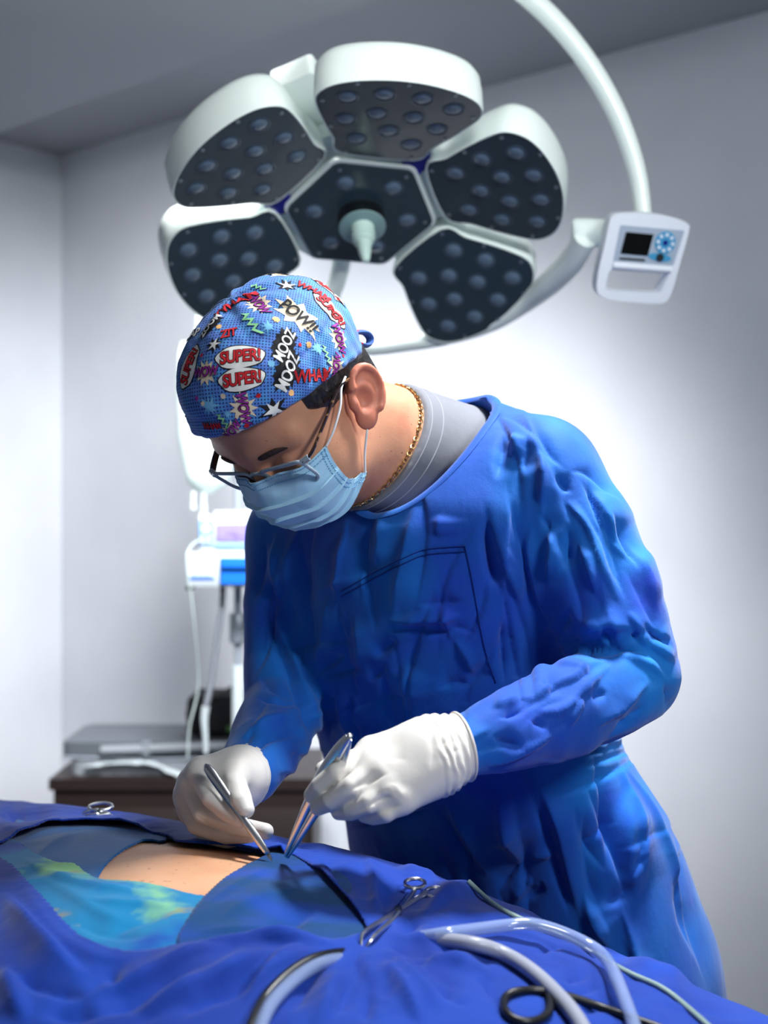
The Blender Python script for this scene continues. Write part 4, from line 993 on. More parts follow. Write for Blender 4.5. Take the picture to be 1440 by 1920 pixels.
# his right hand
palmR = [(P(452, 1452, 1.375), P(378, 1446, 1.362), .026, .0160), (P(450, 1458, 1.378), P(360, 1468, 1.372), .027, .0155), (P(446, 1466, 1.382), P(352, 1492, 1.382), .025, .0150), (P(446, 1476, 1.386), P(360, 1522, 1.388), .022, .0140), (P(450, 1460, 1.362), P(430, 1466, 1.350), .020, .017)]
fingR = [([P(378, 1448, 1.360), P(396, 1496, 1.326), P(425, 1522, 1.316), P(448, 1536, 1.308)], [.0130, .0108, .0098, .0082]),
         ([P(360, 1470, 1.370), P(380, 1524, 1.340), P(440, 1548, 1.325), P(498, 1559, 1.305)], [.0130, .0108, .0098, .0084]),
         ([P(352, 1494, 1.380), P(368, 1546, 1.356), P(425, 1566, 1.338), P(468, 1566, 1.325)], [.0125, .0104, .0095, .0080]),
         ([P(360, 1522, 1.386), P(384, 1564, 1.368), P(425, 1576, 1.352), P(452, 1572, 1.345)], [.0118, .0092, .0085, .0074])]
thumbR = ([P(445, 1450, 1.352), P(440, 1470, 1.328), P(452, 1500, 1.308), P(461, 1518, 1.302)], [.018, .0125, .0115, .0090])
cuffR = ([P(438, 1458, 1.372), P(448, 1452, 1.384), P(462, 1444, 1.405)], [.0275, .0275, .0275])
fnR = hand_field(palmR, fingR, thumbR, cuffR); axR = cuffR[0][2]-cuffR[0][0]; axR /= np.linalg.norm(axR)
v, f, n = glove('', cuffed(fnR, cuffR[0][2], axR), [q for a in fingR for q in a[0]]+list(cuffR[0]))
v = wrinkle(v, n, cuffR[0][0], axR, -.002, .040, .0010, 13)
v = fold(v, n, [([(368, 1500), (400, 1530), (440, 1545)], 5, -.0050), ([(362, 1525), (400, 1552), (450, 1562)], 5, -.0045), ([(425, 1450), (418, 1475), (425, 1500)], 7, -.003), ([(395, 1450), (405, 1470)], 8, -.0015)], .03)
gloveR = mk('glove', (v, f), M['glove'], surgeon); gloveR['label'] = 'white latex glove on the hand holding the scalpel'
for c, ax, g in ((cuffL, axL, gloveL), (cuffR, axR, gloveR)):
    c0 = c[0][2]; r = c[1][2]+.0006; u = np.cross(ax, [0, 0, 1.]); u /= np.linalg.norm(u); w_ = np.cross(ax, u)
    mk('cuff_bead', tube([c0+r*(math.cos(t)*u+math.sin(t)*w_) for t in np.linspace(0, 2*np.pi, 40, endpoint=False)], .0016, 8, True), M['glove'], g)
# ---- legs and clogs, behind the table
def f_legs(p):
    c = V3(.215, 1.71, 0); d = None
    for s in (-1, 1):
        a = c+LB*s*.10; e = chain(p, [a+V3(0, 0, .92), a+V3(.0, 0, .50), a+V3(0, .0, .07)], [.085, .075, .06]); d = e if d is None else np.minimum(d, e)
    return smax(d, .045-p[:, 2], .004)
v, f = field_mesh(f_legs, (-.05, 1.45, .03), (.48, 1.97, 1.02), .007)
mk('trousers', (v, f), M['trousers'], surgeon)
for s in (-1, 1):
    c = V3(.215, 1.71, 0)+LB*s*.10
    v, f = field_mesh(lambda p: smax(smin(cone(p, c+V3(0, 0, .045)-FB*.06, c+V3(0, 0, .035)+FB*.15, .050, .046), cone(p, c+V3(0, 0, .05)-FB*.05, c+V3(0, 0, .085)+FB*.02, .05, .048), .03), -p[:, 2], .004), c-.26, c+.26, .006)
    mk('shoe', (v, f), M['shoe'], surgeon)
# ---- scalpel and forceps
sc0, sc1 = P(384, 1433, 1.328), P(512, 1614, 1.272)
scalpel = thing('scalpel', sc1, 'steel scalpel held in the gloved hand nearer the infusion pump, tip on the skin', 'scalpel')
d_ = (sc1-sc0); Ls = np.linalg.norm(d_); d_ /= Ls; sd = np.cross(d_, V3(0, -1, 0)); sd /= np.linalg.norm(sd); sn = np.cross(sd, d_)
def blade(prof, o, along, side, nrm, th):
    pl = np.array([(t, w) for t, w in prof]+[(t, -w) for t, w in prof[::-1]]); return prism(pl, o, along, side, nrm, -th/2, th/2, .04)
mk('handle', blade([(0, .0012), (.004, .0042), (.012, .0052), (.03, .0050), (.055, .0040), (.075, .0036), (.09, .0042), (.100, .0040), (.112, .0032), (.118, .0024)], sc0, d_, sd, sn, .0042), M['steel'], scalpel, 'soft')
for k in range(6):
    o = sc0+d_*(.082+k*.0032); mk('grip_ridge', tube([o-sd*.0040-sn*.0024, o+sd*.0040-sn*.0024], .0006, 5), M['steel_dark'], scalpel)
mk('blade', prism([(.108, -.0020), (.118, -.0026), (Ls-.016, -.0030), (Ls-.004, -.0012), (Ls, .0014), (Ls-.006, .0024), (.118, .0024), (.108, .0020)], sc0, d_, sd, sn, -.0005, .0005), M['steel'], scalpel, False)
fo0, fo1 = P(654, 1382, 1.186), P(536, 1607, 1.270)
forceps = thing('forceps', fo1, 'long steel thumb forceps gripped in the near gloved hand', 'forceps')
d_ = fo1-fo0; Lf = np.linalg.norm(d_); d_ /= Lf; sd = np.cross(d_, V3(0, -1, 0)); sd /= np.linalg.norm(sd); sn = np.cross(sd, d_)
for s in (-1, 1):
    pts = [fo0+d_*.001, fo0+d_*.02+sd*s*.0035, fo0+d_*.055+sd*s*.0062+sn*.0, fo0+d_*.10+sd*s*.0050, fo1-d_*.01+sd*s*.0018, fo1+sd*s*.0009]
    mk('tine', tube(catmull(pts, 6), [.0044, .0056, .0062, .0052, .0026, .0014], 10, flat=.34, up=(sd*.5+sn*.87)), M['steel'], forceps)
mk('spring_end', blade([(-.004, .0018), (.0, .0040), (.010, .0056), (.022, .0058), (.03, .0050)], fo0, d_, np.cross(d_, sd), sd, .0046), M['steel'], forceps, 'soft')
# ------------------------------------------------------------------ operating table, patient, drapes
TD, ND = V3(.766, -.643, 0), V3(.643, .766, 0); B0 = V3(-.208, 1.25, 0)
HW_ = .315
def h_of(s): return np.interp(s, [-.9, -.6, -.35, -.12, .0, .12, .28, .45, .7], [.060, .066, .074, .086, .090, .086, .070, .056, .044])
def z_edge(s): return np.interp(s, [-.9, -.65, -.4, -.2, .12, .3, .5, .7], [.878, .890, .908, .915, .915, .898, .872, .850])
def zb(s, o):
    s, o = np.asarray(s, float), np.asarray(o, float)
    base = z_edge(s)
    top = np.clip(1-np.abs(o/HW_)**2.4, 0, 1)**.75
    return base+h_of(s)*top
def SO(s, o, z): return B0*V3(1, 1, 0)+np.asarray(s)[..., None]*TD+np.asarray(o)[..., None]*ND+np.asarray(z)[..., None]*V3(0, 0, 1)
def pick(px, py, lift=0.0):
    """point of the covered body under a picture point: (s, o)"""
    d = np.array([(px-720)/FPX, 1, -(py-960)/FPX]); ys = np.linspace(.6, 2.3, 1200)
    p = np.array([0, 0, CAMH])+ys[:, None]*d; w = p-B0; s, o = w@TD, w@ND
    g = p[:, 2]-(np.where(np.abs(o) < HW_, zb(s, o), .5)+lift); k = np.argmax(g < 0)
    if g[k] >= 0: k = len(g)-1
    return np.array([s[k], o[k]])
def inside(q, poly):
    r = np.zeros(len(q), bool); n = len(poly); x, y = q[:, 0], q[:, 1]
    for i in range(n):
        (x0, y0), (x1, y1) = poly[i], poly[(i+1) % n]
        c = (y0 > y) != (y1 > y); xi = x0+(y-y0)/(y1-y0+1e-15)*(x1-x0); r ^= c & (x < xi)
    return r
def cloth_grid(s0, s1, t0, t1, h, keep):
    ns, nt_ = int((s1-s0)/h)+1, int((t1-t0)/h)+1
    S_, T_ = np.meshgrid(np.linspace(s0, s1, ns), np.linspace(t0, t1, nt_), indexing='ij'); q = np.stack([S_.ravel(), T_.ravel()], 1)
    i, j = np.meshgrid(np.arange(ns-1), np.arange(nt_-1), indexing='ij'); a = (i*nt_+j).ravel(); f = np.stack([a, a+nt_, a+nt_+1, a+1], 1)
    c = q[f].mean(1); f = f[keep(c)]
    return q, f
def snap(q, f, poly, h):
    """pull the ragged rim of a clipped cloth onto its outline"""
    e = np.sort(np.concatenate([f[:, [0, 1]], f[:, [1, 2]], f[:, [2, 3]], f[:, [3, 0]]]), 1); u, c = np.unique(e, axis=0, return_counts=True); bd = np.unique(u[c == 1])
    P2 = np.concatenate([poly, poly[:1]]); best = np.full(len(bd), 1e9); tgt = q[bd].copy()
    for i in range(len(poly)):
        a, ab = P2[i], P2[i+1]-P2[i]; t = np.clip(((q[bd]-a)@ab)/(ab@ab+1e-15), 0, 1); w = a+t[:, None]*ab; d = np.linalg.norm(q[bd]-w, axis=1); m = d < best; best[m] = d[m]; tgt[m] = w[m]
    m = best < h*1.6; q = q.copy(); q[bd[m]] = tgt[m]; return q
def hang(q, lift):
    s, t = q[:, 0], q[:, 1]; o = np.clip(t, -HW_, HW_); over = np.abs(t)-HW_; ov = np.maximum(over, 0)
    oo = o+np.sign(t)*np.where(over > 0, .012+.03*(1-np.exp(-ov/.05))+.02*np.sin(s*34)*np.clip(ov/.2, 0, 1), 0)
    z = np.where(over > 0, z_edge(s)-ov, zb(s, o))+lift
    return SO(s, oo, z)
def finish_cloth(name, q, f, lift, strokes, mat, seed, crumple=1.0, th=.0022, parent=None, tol=.07):
    used = np.unique(f); mp_ = -np.ones(len(q), int); mp_[used] = np.arange(len(used)); q = q[used]; f = mp_[f]
    v = hang(q, lift); n = vnormals(v, f); n *= np.sign(n[:, 2].mean())
    v = relax(v, f, 2, .5); v = fold(v, n, strokes, tol, .05, .25)
    n = vnormals(v, f); n *= np.sign(n[:, 2].mean())
    r1, r2, w = vnoise(v*np.array([9, 9, 9]), seed), vnoise(v*24, seed+1), vnoise(v*5, seed+2)
    v = v+n*(crumple*(.0034*(1-2*np.abs(r1))+.0012*(1-2*np.abs(r2)))*np.clip(.55+w, .1, 1.2))[:, None]
    if vnormals(v, f)[:, 2].mean() < 0: f = f[:, ::-1]
    n = vnormals(v, f)
    # thickness: a second skin below and a rim
    N0 = len(v); e = np.concatenate([f[:, [0, 1]], f[:, [1, 2]], f[:, [2, 3]], f[:, [3, 0]]]); key = np.sort(e, 1); u, inv, c = np.unique(key, axis=0, return_inverse=True, return_counts=True); be = e[(c[inv.ravel()] == 1)]
    rim = np.stack([be[:, 1], be[:, 0], be[:, 0]+N0, be[:, 1]+N0], 1)
    V_, F_ = np.concatenate([v, v-n*th]), np.concatenate([f, f[:, ::-1]+N0, rim])
    return mk(name, (V_, F_), mat, parent), v, f
# table
tb = thing('operating_table', (B0[0]+.0, B0[1], 0), 'padded operating table on a steel column under the blue drapes', 'table')
ra = math.atan2(TD[1], TD[0])
def tbox(s, o, z, ls, lo, lz, r=.02): c = SO(np.array(s), np.array(o), np.array(z)); return rbox(c[0], c[1], c[2], ls, lo, lz, r, ra)
M['pad'] = material('black_pad', srgb(26, 28, 32), .5)
mk('mattress', tbox(-.13, 0, .815, 1.42, .54, .07, .04), M['pad'], tb); mk('table_top', tbox(-.13, 0, .76, 1.44, .52, .035), M['steel_dark'], tb)
mk('column', tbox(-.13, 0, .415, .28, .24, .68, .04), M['steel_dark'], tb); mk('base', tbox(-.13, 0, .045, .80, .44, .09, .06), M['steel_dark'], tb)
# patient
M['belly'] = material('skin_belly', srgb(208, 160, 126), .5, sub=.2, spec=.35, bump=[(300, .16, .0008, 3, None), (70, .22, .0022, 4, (1, .5, 1))],
                      var=[(7, .42, .68, srgb(188, 132, 98), 3, None), (150, .66, .74, srgb(176, 122, 92), 2, None)])
ns, no = 150, 70; ss, oo = np.meshgrid(np.linspace(-.80, .55, ns), np.linspace(-1, 1, no), indexing='ij')
ow = .245*np.sqrt(np.clip(1-np.abs((ss+.125)/.685)**8, .001, 1)); o_ = oo*ow
zt = zb(ss, o_)-.004+.012*np.exp(-((ss-.02)/.16)**2-((o_-.02)/.13)**2)
zt = np.maximum(zt*(1-oo**8)+.855*oo**8, .855)
top_, bot_ = SO(ss, o_, zt).reshape(-1, 3), SO(ss, o_*.9, np.full_like(ss, .852)).reshape(-1, 3)
i, j = np.meshgrid(np.arange(ns-1), np.arange(no-1), indexing='ij'); a = (i*no+j).ravel(); fq = np.stack([a, a+no, a+no+1, a+1], 1); K = ns*no
e = np.concatenate([fq[:, [0, 1]], fq[:, [1, 2]], fq[:, [2, 3]], fq[:, [3, 0]]]); u, inv, c = np.unique(np.sort(e, 1), axis=0, return_inverse=True, return_counts=True); be = e[c[inv.ravel()] == 1]
patient = mk('person', (np.concatenate([top_, bot_]), np.concatenate([fq, fq[:, ::-1]+K, np.stack([be[:, 1], be[:, 0], be[:, 0]+K, be[:, 1]+K], 1)])), M['belly'])
tag(patient, 'patient lying under blue drapes with only the bare abdomen showing', 'person')
# towels round the field, each one its own cloth
def towel(name, label, px_poly, lift, strokes, mat, seed, h=.0032, crumple=.7):
    pl = np.array([pick(*p_) for p_ in px_poly]); pl = catmull(pl, 4, True); lo, hi = pl.min(0), pl.max(0)
    q, f = cloth_grid(lo[0]-h, hi[0]+h, lo[1]-h, hi[1]+h, h, lambda c: inside(c, pl)); q = snap(q, f, pl, h)
    o, v, f = finish_cloth(name, q, f, lift, strokes, mat, seed, crumple); tag(o, label, 'towel', 'surgical towels around the abdomen'); return o
M['towel_stain'] = material('towel_stained', srgb(6, 118, 168), .85, sheen=.15, spec=.2, bump=[(1100, .35, .0008, 2, None), (45, .25, .003, 4, None)],
                            var=[(9, .52, .66, srgb(10, 70, 160), 4, None), (10, .56, .66, srgb(130, 190, 130), 4, (1, 1, 1, (0, 0, 1))), (13, .61, .69, srgb(150, 128, 70), 4, (1, 1, 1, (1, 0, 0)))])
M['towel_deep'] = material('towel_deep', srgb(2, 60, 110), .85, sheen=.15, spec=.2, bump=[(1100, .35, .0008, 2, None), (40, .25, .003, 4, None)], var=[(8, .45, .62, srgb(10, 62, 150), 4, (1, 2.2, 1))])
towel('surgical_towel', 'plain teal towel on the patient, on the side nearest the infusion pump', [(-40, 1600), (20, 1560), (90, 1525), (200, 1520), (320, 1540), (322, 1566), (270, 1580), (216, 1614), (180, 1664), (176, 1700), (120, 1670), (40, 1620)], .003,
      ZS(0, 1450, 2, [([(130, 320), (200, 270), (300, 220)], 16, 3), ([(60, 260), (200, 230), (380, 200)], 14, -2)]), M['towel'], 31)
towel('surgical_towel', 'teal towel stained with yellow and brown along the near edge of the bare abdomen', [(-40, 1580), (25, 1586), (62, 1610), (105, 1632), (142, 1636), (180, 1664), (240, 1666), (300, 1674), (360, 1691), (392, 1698), (372, 1760), (350, 1830), (200, 1830), (90, 1760), (-20, 1660)], .007,
      ZS(0, 1450, 2, [([(120, 380), (260, 460), (400, 540), (560, 560)], 22, 4), ([(240, 560), (380, 600), (560, 620)], 18, -5), ([(300, 480), (420, 500), (560, 500), (680, 520)], 14, 5), ([(400, 600), (520, 560), (640, 540)], 14, -5), ([(40, 300), (120, 350), (220, 400), (330, 430), (470, 450), (640, 480)], 12, 5)]), M['towel_stain'], 41, crumple=.8)
towel('surgical_towel', 'dark teal towel on the patient between the incision and the towel clip', [(552, 1604), (482, 1631), (430, 1660), (386, 1696), (354, 1738), (336, 1800), (480, 1815), (640, 1800), (712, 1765), (670, 1690), (620, 1640)], .010,
      ZS(0, 1450, 2, [([(980, 610), (1100, 560), (1200, 520)], 16, -5), ([(800, 560), (960, 480), (1120, 430)], 26, 5), ([(700, 600), (900, 590), (1200, 590)], 18, 4), ([(960, 600), (1060, 580), (1180, 585)], 12, -5), ([(760, 500), (860, 440), (1060, 340)], 16, 3)]), M['towel_deep'], 51)
# the main drape with its opening
hole_px = [(-60, 1600), (10, 1618), (60, 1665), (110, 1720), (162, 1768), (235, 1790), (340, 1785), (480, 1770), (600, 1774), (660, 1762), (686, 1750), (642, 1692), (602, 1650), (558, 1610), (520, 1600), (470, 1593), (400, 1585), (335, 1577), (300, 1556), (200, 1540), (110, 1541), (60, 1560), (0, 1585)]
hole_so = catmull(np.array([pick(*p_, .010) for p_ in hole_px]), 4, True)
hd_ = .0036
q, f = cloth_grid(-.86, .64, -.64, .62, hd_, lambda c: ~inside(c, hole_so)); q = snap(q, f, hole_so, hd_)
DS = ZS(0, 1450, 2, [
    ([(340, 770), (220, 690), (100, 560), (0, 430)], 30, 13), ([(40, 340), (140, 520), (260, 650), (400, 700), (560, 700)], 22, 3), ([(30, 735), (90, 790), (220, 822), (340, 845)], 17, -9), ([(105, 950), (70, 850), (10, 720)], 26, 12),
    ([(330, 845), (480, 790), (620, 730), (740, 685), (900, 655)], 22, 11), ([(300, 930), (460, 868), (620, 800), (800, 725)], 24, -11), ([(470, 940), (640, 850), (800, 770), (960, 705), (1100, 670)], 26, 10), ([(640, 940), (780, 850), (920, 780), (1060, 715)], 20, -9),
    ([(400, 750), (420, 775), (450, 795)], 12, -4), ([(700, 652), (840, 645), (1000, 640), (1130, 655), (1230, 660)], 15, 7), ([(140, 900), (260, 915), (400, 900)], 22, -6), ([(880, 880), (980, 775), (1150, 705), (1290, 665)], 16, 9),
    ([(210, 165), (400, 148), (560, 188), (660, 235), (760, 268)], 13, -6), ([(330, 110), (480, 85), (600, 95), (680, 85)], 18, 9), ([(230, 150), (340, 120), (430, 130), (560, 160), (660, 205)], 14, 6), ([(20, 100), (120, 90), (260, 120)], 22, 8), ([(0, 190), (100, 160), (220, 150)], 18, -6), ([(410, 62), (470, 72), (520, 84)], 14, 9), ([(0, 130), (60, 150), (110, 140)], 14, -5),
    ([(1090, 325), (1180, 400), (1280, 500), (1360, 595)], 15, 10), ([(1375, 290), (1395, 420), (1408, 560)], 15, 11), ([(1190, 300), (1270, 400), (1330, 500)], 16, -8), ([(960, 170), (1060, 210), (1150, 250), (1250, 300)], 18, 9), ([(1000, 260), (1100, 260), (1200, 290)], 14, -6), ([(1320, 300), (1370, 240), (1390, 260)], 12, 8), ([(1000, 330), (1050, 290), (1090, 280)], 12, 5)])
DS += ZS(450, 1550, 1.4545, [
    ([(470, 246), (500, 248), (555, 195), (640, 185), (720, 215)], 14, 14), ([(420, 295), (460, 292), (505, 268)], 12, -8), ([(370, 305), (460, 308), (600, 335), (710, 372)], 12, 12), ([(380, 332), (520, 352), (640, 360)], 12, -10),
    ([(345, 330), (300, 380), (270, 450), (250, 538)], 13, -8), ([(330, 350), (360, 440), (360, 540)], 22, 7), ([(400, 340), (470, 420), (560, 520)], 20, 6), ([(460, 372), (540, 356)], 7, -4), ([(800, 352), (900, 320)], 7, -4),
    ([(200, 336), (110, 366), (50, 430), (0, 510)], 13, 9), ([(0, 312), (120, 326), (210, 338), (310, 318)], 12, 9), ([(870, 430), (960, 408)], 9, -5), ([(850, 470), (1000, 440)], 9, -5), ([(900, 512), (1050, 482)], 9, -5), ([(600, 240), (720, 270), (860, 280)], 26, 6), ([(1030, 350), (1120, 400), (1250, 440)], 22, 7),
    ([(900, 330), (1000, 350), (1080, 380)], 16, -5), ([(640, 420), (700, 470), (720, 520)], 18, -5), ([(240, 360), (180, 430), (130, 520)], 14, -7), ([(300, 300), (260, 260), (210, 180), (160, 110)], 13, -6), ([(1150, 470), (1280, 500), (1400, 530)], 14, -5), ([(700, 120), (800, 180), (900, 230)], 18, 6), ([(420, 100), (480, 140), (560, 150)], 18, 6), ([(380, 150), (400, 220), (390, 260)], 14, -6)])
DS += [([(590, 1940), (640, 1850), (688, 1790)], 10, .010), ([(700, 1800), (690, 1860), (680, 1930)], 10, -.008), ([(715, 1800), (750, 1860), (800, 1930)], 12, .009), ([(730, 1790), (800, 1840), (880, 1900)], 10, -.008), ([(742, 1782), (840, 1806), (930, 1836)], 10, .009)]
DS += fine_creases([(200, 1800, 760, 1910, 30, 15, 20, 140, 6, 1.6), (700, 1640, 1400, 1900, -25, 20, 30, 120, 5.5, 1.5), (20, 1495, 660, 1590, -8, 14, 22, 120, 4, 1.5)], 17)
drape, dv, df = finish_cloth('surgical_drape', q, f, .013, [(a, b, c*1.5) for a, b, c in DS], M['drape'], 61, .8)
tag(drape, 'large royal blue surgical drape with an opening over the abdomen', 'drape')
DB = BVHTree.FromPolygons([tuple(x) for x in dv], [tuple(x) for x in df])
# ---- towel clips, tubing and leads on the drape
def lie(pts, r, n=8, lifts=None):
    out = []
    pp = catmull(np.array(pts, float), n)
    lf = np.zeros(len(pp)) if lifts is None else np.interp(np.linspace(0, 1, len(pp)), np.linspace(0, 1, len(lifts)), lifts)
    for (x, y), l in zip(pp, lf):
        h, nn = hit(DB, x, y)
        if h is None: continue
        c = h-P(0, 0, 0)*0; ray = (h-np.array([0, 0, CAMH])); t = np.linalg.norm(ray); ray /= t
        out.append(h-ray*(l+r*1.1)/max(.25, abs(float(nn@ray))))
    out = np.array(out)
    for rep in range(3):
        for _ in range(5): out[1:-1] = out[1:-1]*.5+(out[:-2]+out[2:])*.25
        if rep < 2:
            for k in range(9 if lifts is not None and lifts[0] < 0 else 0, len(out)):
                w_ = out[k]; h_, n_ = hit(DB, *to_px(w_)); ray = w_-np.array(CAMV); L = np.linalg.norm(ray); ray /= L
                if h_ is not None and np.linalg.norm(h_-np.array(CAMV)) < L+r*1.2: out[k] = h_-ray*r*1.6
    return out
M['tube_clear'] = material('tube_clear', srgb(150, 170, 214), .12, alpha=.6, spec=.8, coat=.5)
M['tube_grey'] = material('tube_grey', srgb(150, 155, 170), .35)
M['tube_black'] = material('cable_black', srgb(18, 20, 24), .35)
M['lead'] = material('lead_pale', srgb(130, 152, 146), .45)
for nm, mat, lab, cat, pts, r, lf in (
    ('suction_tube', 'tube_clear', 'clear plastic tube arching over the drape in front of the gown', 'tube', [(790, 1757), (860, 1746), (950, 1735), (1010, 1727), (1060, 1722), (1095, 1738), (1125, 1775), (1150, 1820), (1170, 1870), (1192, 1930), (1215, 2010), (1240, 2110)], .0058, [-.014, .002, .006, .012, .02, .024, .018, .01, .004, .002, 0, 0]),
    ('suction_tube', 'tube_grey', 'thick grey tube running from the towel clip to the lower frame edge', 'tube', [(818, 1762), (880, 1768), (940, 1785), (1000, 1822), (1045, 1865), (1080, 1905), (1110, 1960), (1140, 2040), (1160, 2130)], .0066, [-.014, 0, 0, 0, 0, 0, 0, 0, 0]),
    ('sensor_lead', 'lead', 'thin pale green lead trailing along the drape beside the gown', 'cable', [(826, 1636), (860, 1638), (890, 1664), (930, 1700), (985, 1727), (1050, 1752), (1120, 1790), (1180, 1826), (1240, 1850), (1290, 1890), (1335, 1930), (1400, 1990), (1460, 2060)], .0026, None),
    ('power_cable', 'tube_black', 'black cable looped once on the drape under the grey tube', 'cable', [(1400, 2040), (1290, 1950), (1200, 1915), (1130, 1890), (1060, 1866), (1000, 1856), (955, 1862), (942, 1885), (962, 1912), (1005, 1916), (1032, 1895), (1028, 1862)], .0036, None),
    ('power_cable', 'tube_black', 'black cable tucked in the drape fold left of the towel clip', 'cable', [(652, 1786), (600, 1793), (555, 1815), (515, 1850), (488, 1885), (468, 1935), (450, 2010), (440, 2110)], .0046, [-.012, 0, 0, 0, 0, 0, 0, 0]),
    ('suction_tube', 'tube_clear', 'pale tube beside the black cable left of the towel clip', 'tube', [(640, 1797), (600, 1806), (560, 1830), (525, 1862), (500, 1895), (484, 1940), (470, 2020), (462, 2110)], .0056, [-.012, 0, 0, 0, 0, 0, 0, 0])):
    tag(mk(nm, tube(lie(pts, r, 8, lf), r, 12), M[mat]), lab, cat)
def clip(name, label, jaw, mid, ring_end, r, rings, jaw2):
    def hit_down(p_):
        for k in range(60):
            h_, n_ = hit(DB, p_[0], p_[1]+k*2)
            if h_ is not None: return h_
    ja, ca = hit_down(jaw), hit_down(ring_end); vw = lambda h: (np.array([0, 0, CAMH])-h)/np.linalg.norm(np.array([0, 0, CAMH])-h)
    a, lc = ja+vw(ja)*.008, .012
    for _ in range(9):
        c = ca+vw(ca)*lc; bad = False
        for t_ in (.2, .35, .5, .65, .8, .95):
            w_ = a*(1-t_)+c*t_; h_ = hit(DB, *to_px(w_))[0]; bad |= h_ is not None and np.linalg.norm(h_-CAMV) < np.linalg.norm(w_-CAMV)+.003
        if not bad: break
        lc += .004; a = a+vw(a)*.0012
    b = a*.55+c*.45
    t = thing(name, a, label, 'towel clip')
    d = c-a; d /= np.linalg.norm(d); up_ = V3(0, -.35, 1); sd = np.cross(d, up_); sd /= np.linalg.norm(sd); up_ = np.cross(sd, d); L = np.linalg.norm(c-a)
    for s in (-1, 1):
        pts = [a-d*.010+sd*s*.001-up_*.008, a-d*.004+sd*s*.0045, a+d*.010+sd*s*.005+up_*.002, b*.6+a*.4+sd*s*.0035, b+sd*s*.0008, b*.4+c*.6-sd*s*.005, c-d*.028-sd*s*.006]
        arm = mk('arm', tube(catmull(pts, 6), [.0009, .0016, .0022, .0026, .0028, .0024, .0022], 8), M['steel'], t)
        rc = c-d*.016-sd*s*.0105; rr = .0115
        mk('finger_ring', tube([rc+d*rr*1.25*math.cos(x)+sd*rr*.8*math.sin(x)*1.0+up_*s*.002 for x in np.linspace(0, 2*np.pi, 26, endpoint=False)], .0020, 8, True), M['steel'], t)
    mk('pivot_screw', lathe([(.0036, -.004), (.0036, .004), (.002, .005)], b, up_, 12), M['steel_dark'], t)
clip('towel_clip', 'steel towel clip gathering the drape folds beside the dark teal towel', (690, 1757), (738, 1706), (806, 1656), .003, None, None)
clip('towel_clip', 'small steel towel clip on the far drape edge near the equipment case', (166, 1526), (186, 1518), (214, 1510), .002, None, None)
# ------------------------------------------------------------------ equipment along the wall
M['device_white'] = material('device_white', srgb(186, 196, 200), .4)
M['device_blue'] = material('device_blue', srgb(24, 104, 206), .35)
M['device_pale'] = material('device_pale_blue', srgb(116, 160, 222), .4)
M['screen_lilac'] = material('pump_screen', srgb(120, 110, 220), .3, emit=(srgb(150, 140, 250), .6), var=[(60, .5, .56, srgb(96, 80, 200), 2, (1, 1, 3))])
M['label_pale'] = material('label_pale', srgb(205, 220, 216), .6)
M['bag'] = material('iv_bag_film', srgb(206, 220, 218), .3, trans=.35, ior=1.2, spec=.4)
M['pole'] = material('pole_grey', srgb(150, 158, 168), .35, metal=.3)
M['case_grey'] = material('case_grey', srgb(140, 145, 152), .4)
M['case_dark'] = material('case_dark', srgb(92, 97, 104), .4)
M['bag_black'] = material('black_nylon', srgb(16, 17, 22), .7, bump=[(60, .4, .004, 3, None)])
M['cab_brown'] = material('cabinet_brown', srgb(38, 28, 26), .45)
M['cord'] = material('grey_cord', srgb(96, 100, 108), .5)
M['green'] = material('green_light', srgb(70, 110, 60), .5)
Yp = 2.90
def bx(x0, y0, x1, y1, Y, depth, r=.008):
    a, b = P(x0, y0, Y), P(x1, y1, Y); return rbox((a[0]+b[0])/2, Y+depth/2, (a[2]+b[2])/2, abs(b[0]-a[0]), depth, abs(a[2]-b[2]), r)
pc = P(463, 960, Yp); px_, py_ = -.342, Yp+.10
st = thing('iv_stand', (px_, py_, 0), 'grey infusion stand pole on a star base behind the surgeon', 'iv stand')
mk('pole', lathe([(.0145, 0), (.0145, .95)], (px_, py_, .05), (0, 0, 1), 20), M['device_white'], st)
mk('upper_pole', lathe([(.010, 0), (.010, 1.12)], (px_, py_, .98), (0, 0, 1), 20), M['pole'], st)
zc_ = P(463, 1185, Yp)[2]
mk('collar', lathe([(.018, -.035), (.021, -.03), (.021, .03), (.018, .035)], (px_, py_, zc_), (0, 0, 1), 20), M['pole'], st)
mk('clamp_knob', lathe([(.008, 0), (.008, .02), (.018, .022), (.018, .04), (.012, .044)], (px_+.018, py_-.004, zc_+.01), (1, -.2, 0), 16), M['tube_black'], st)
for k in range(5):
    a = 2*math.pi*k/5+.3; e_ = V3(px_+.19*math.cos(a), py_+.19*math.sin(a), .055)
    lg = mk('base_leg', tube([V3(px_, py_, .085), V3(px_, py_, .08)*.5+e_*.5+V3(0, 0, .01), e_], [.018, .016, .013], 10), M['pole'], st)
    mk('castor', tube([e_+V3(-.012*math.sin(a), .012*math.cos(a), -.030), e_+V3(.012*math.sin(a), -.012*math.cos(a), -.030)], .025, 14), M['tube_black'], lg)
for s in (-1, 1):
    mk('hook', tube(catmull([(px_, py_, 2.08), (px_+s*.04, py_-.03, 2.10), (px_+s*.10, py_-.06, 2.09), (px_+s*.115, py_-.065, 2.06), (px_+s*.10, py_-.06, 2.045)], 5), .004, 8), M['pole'], st)
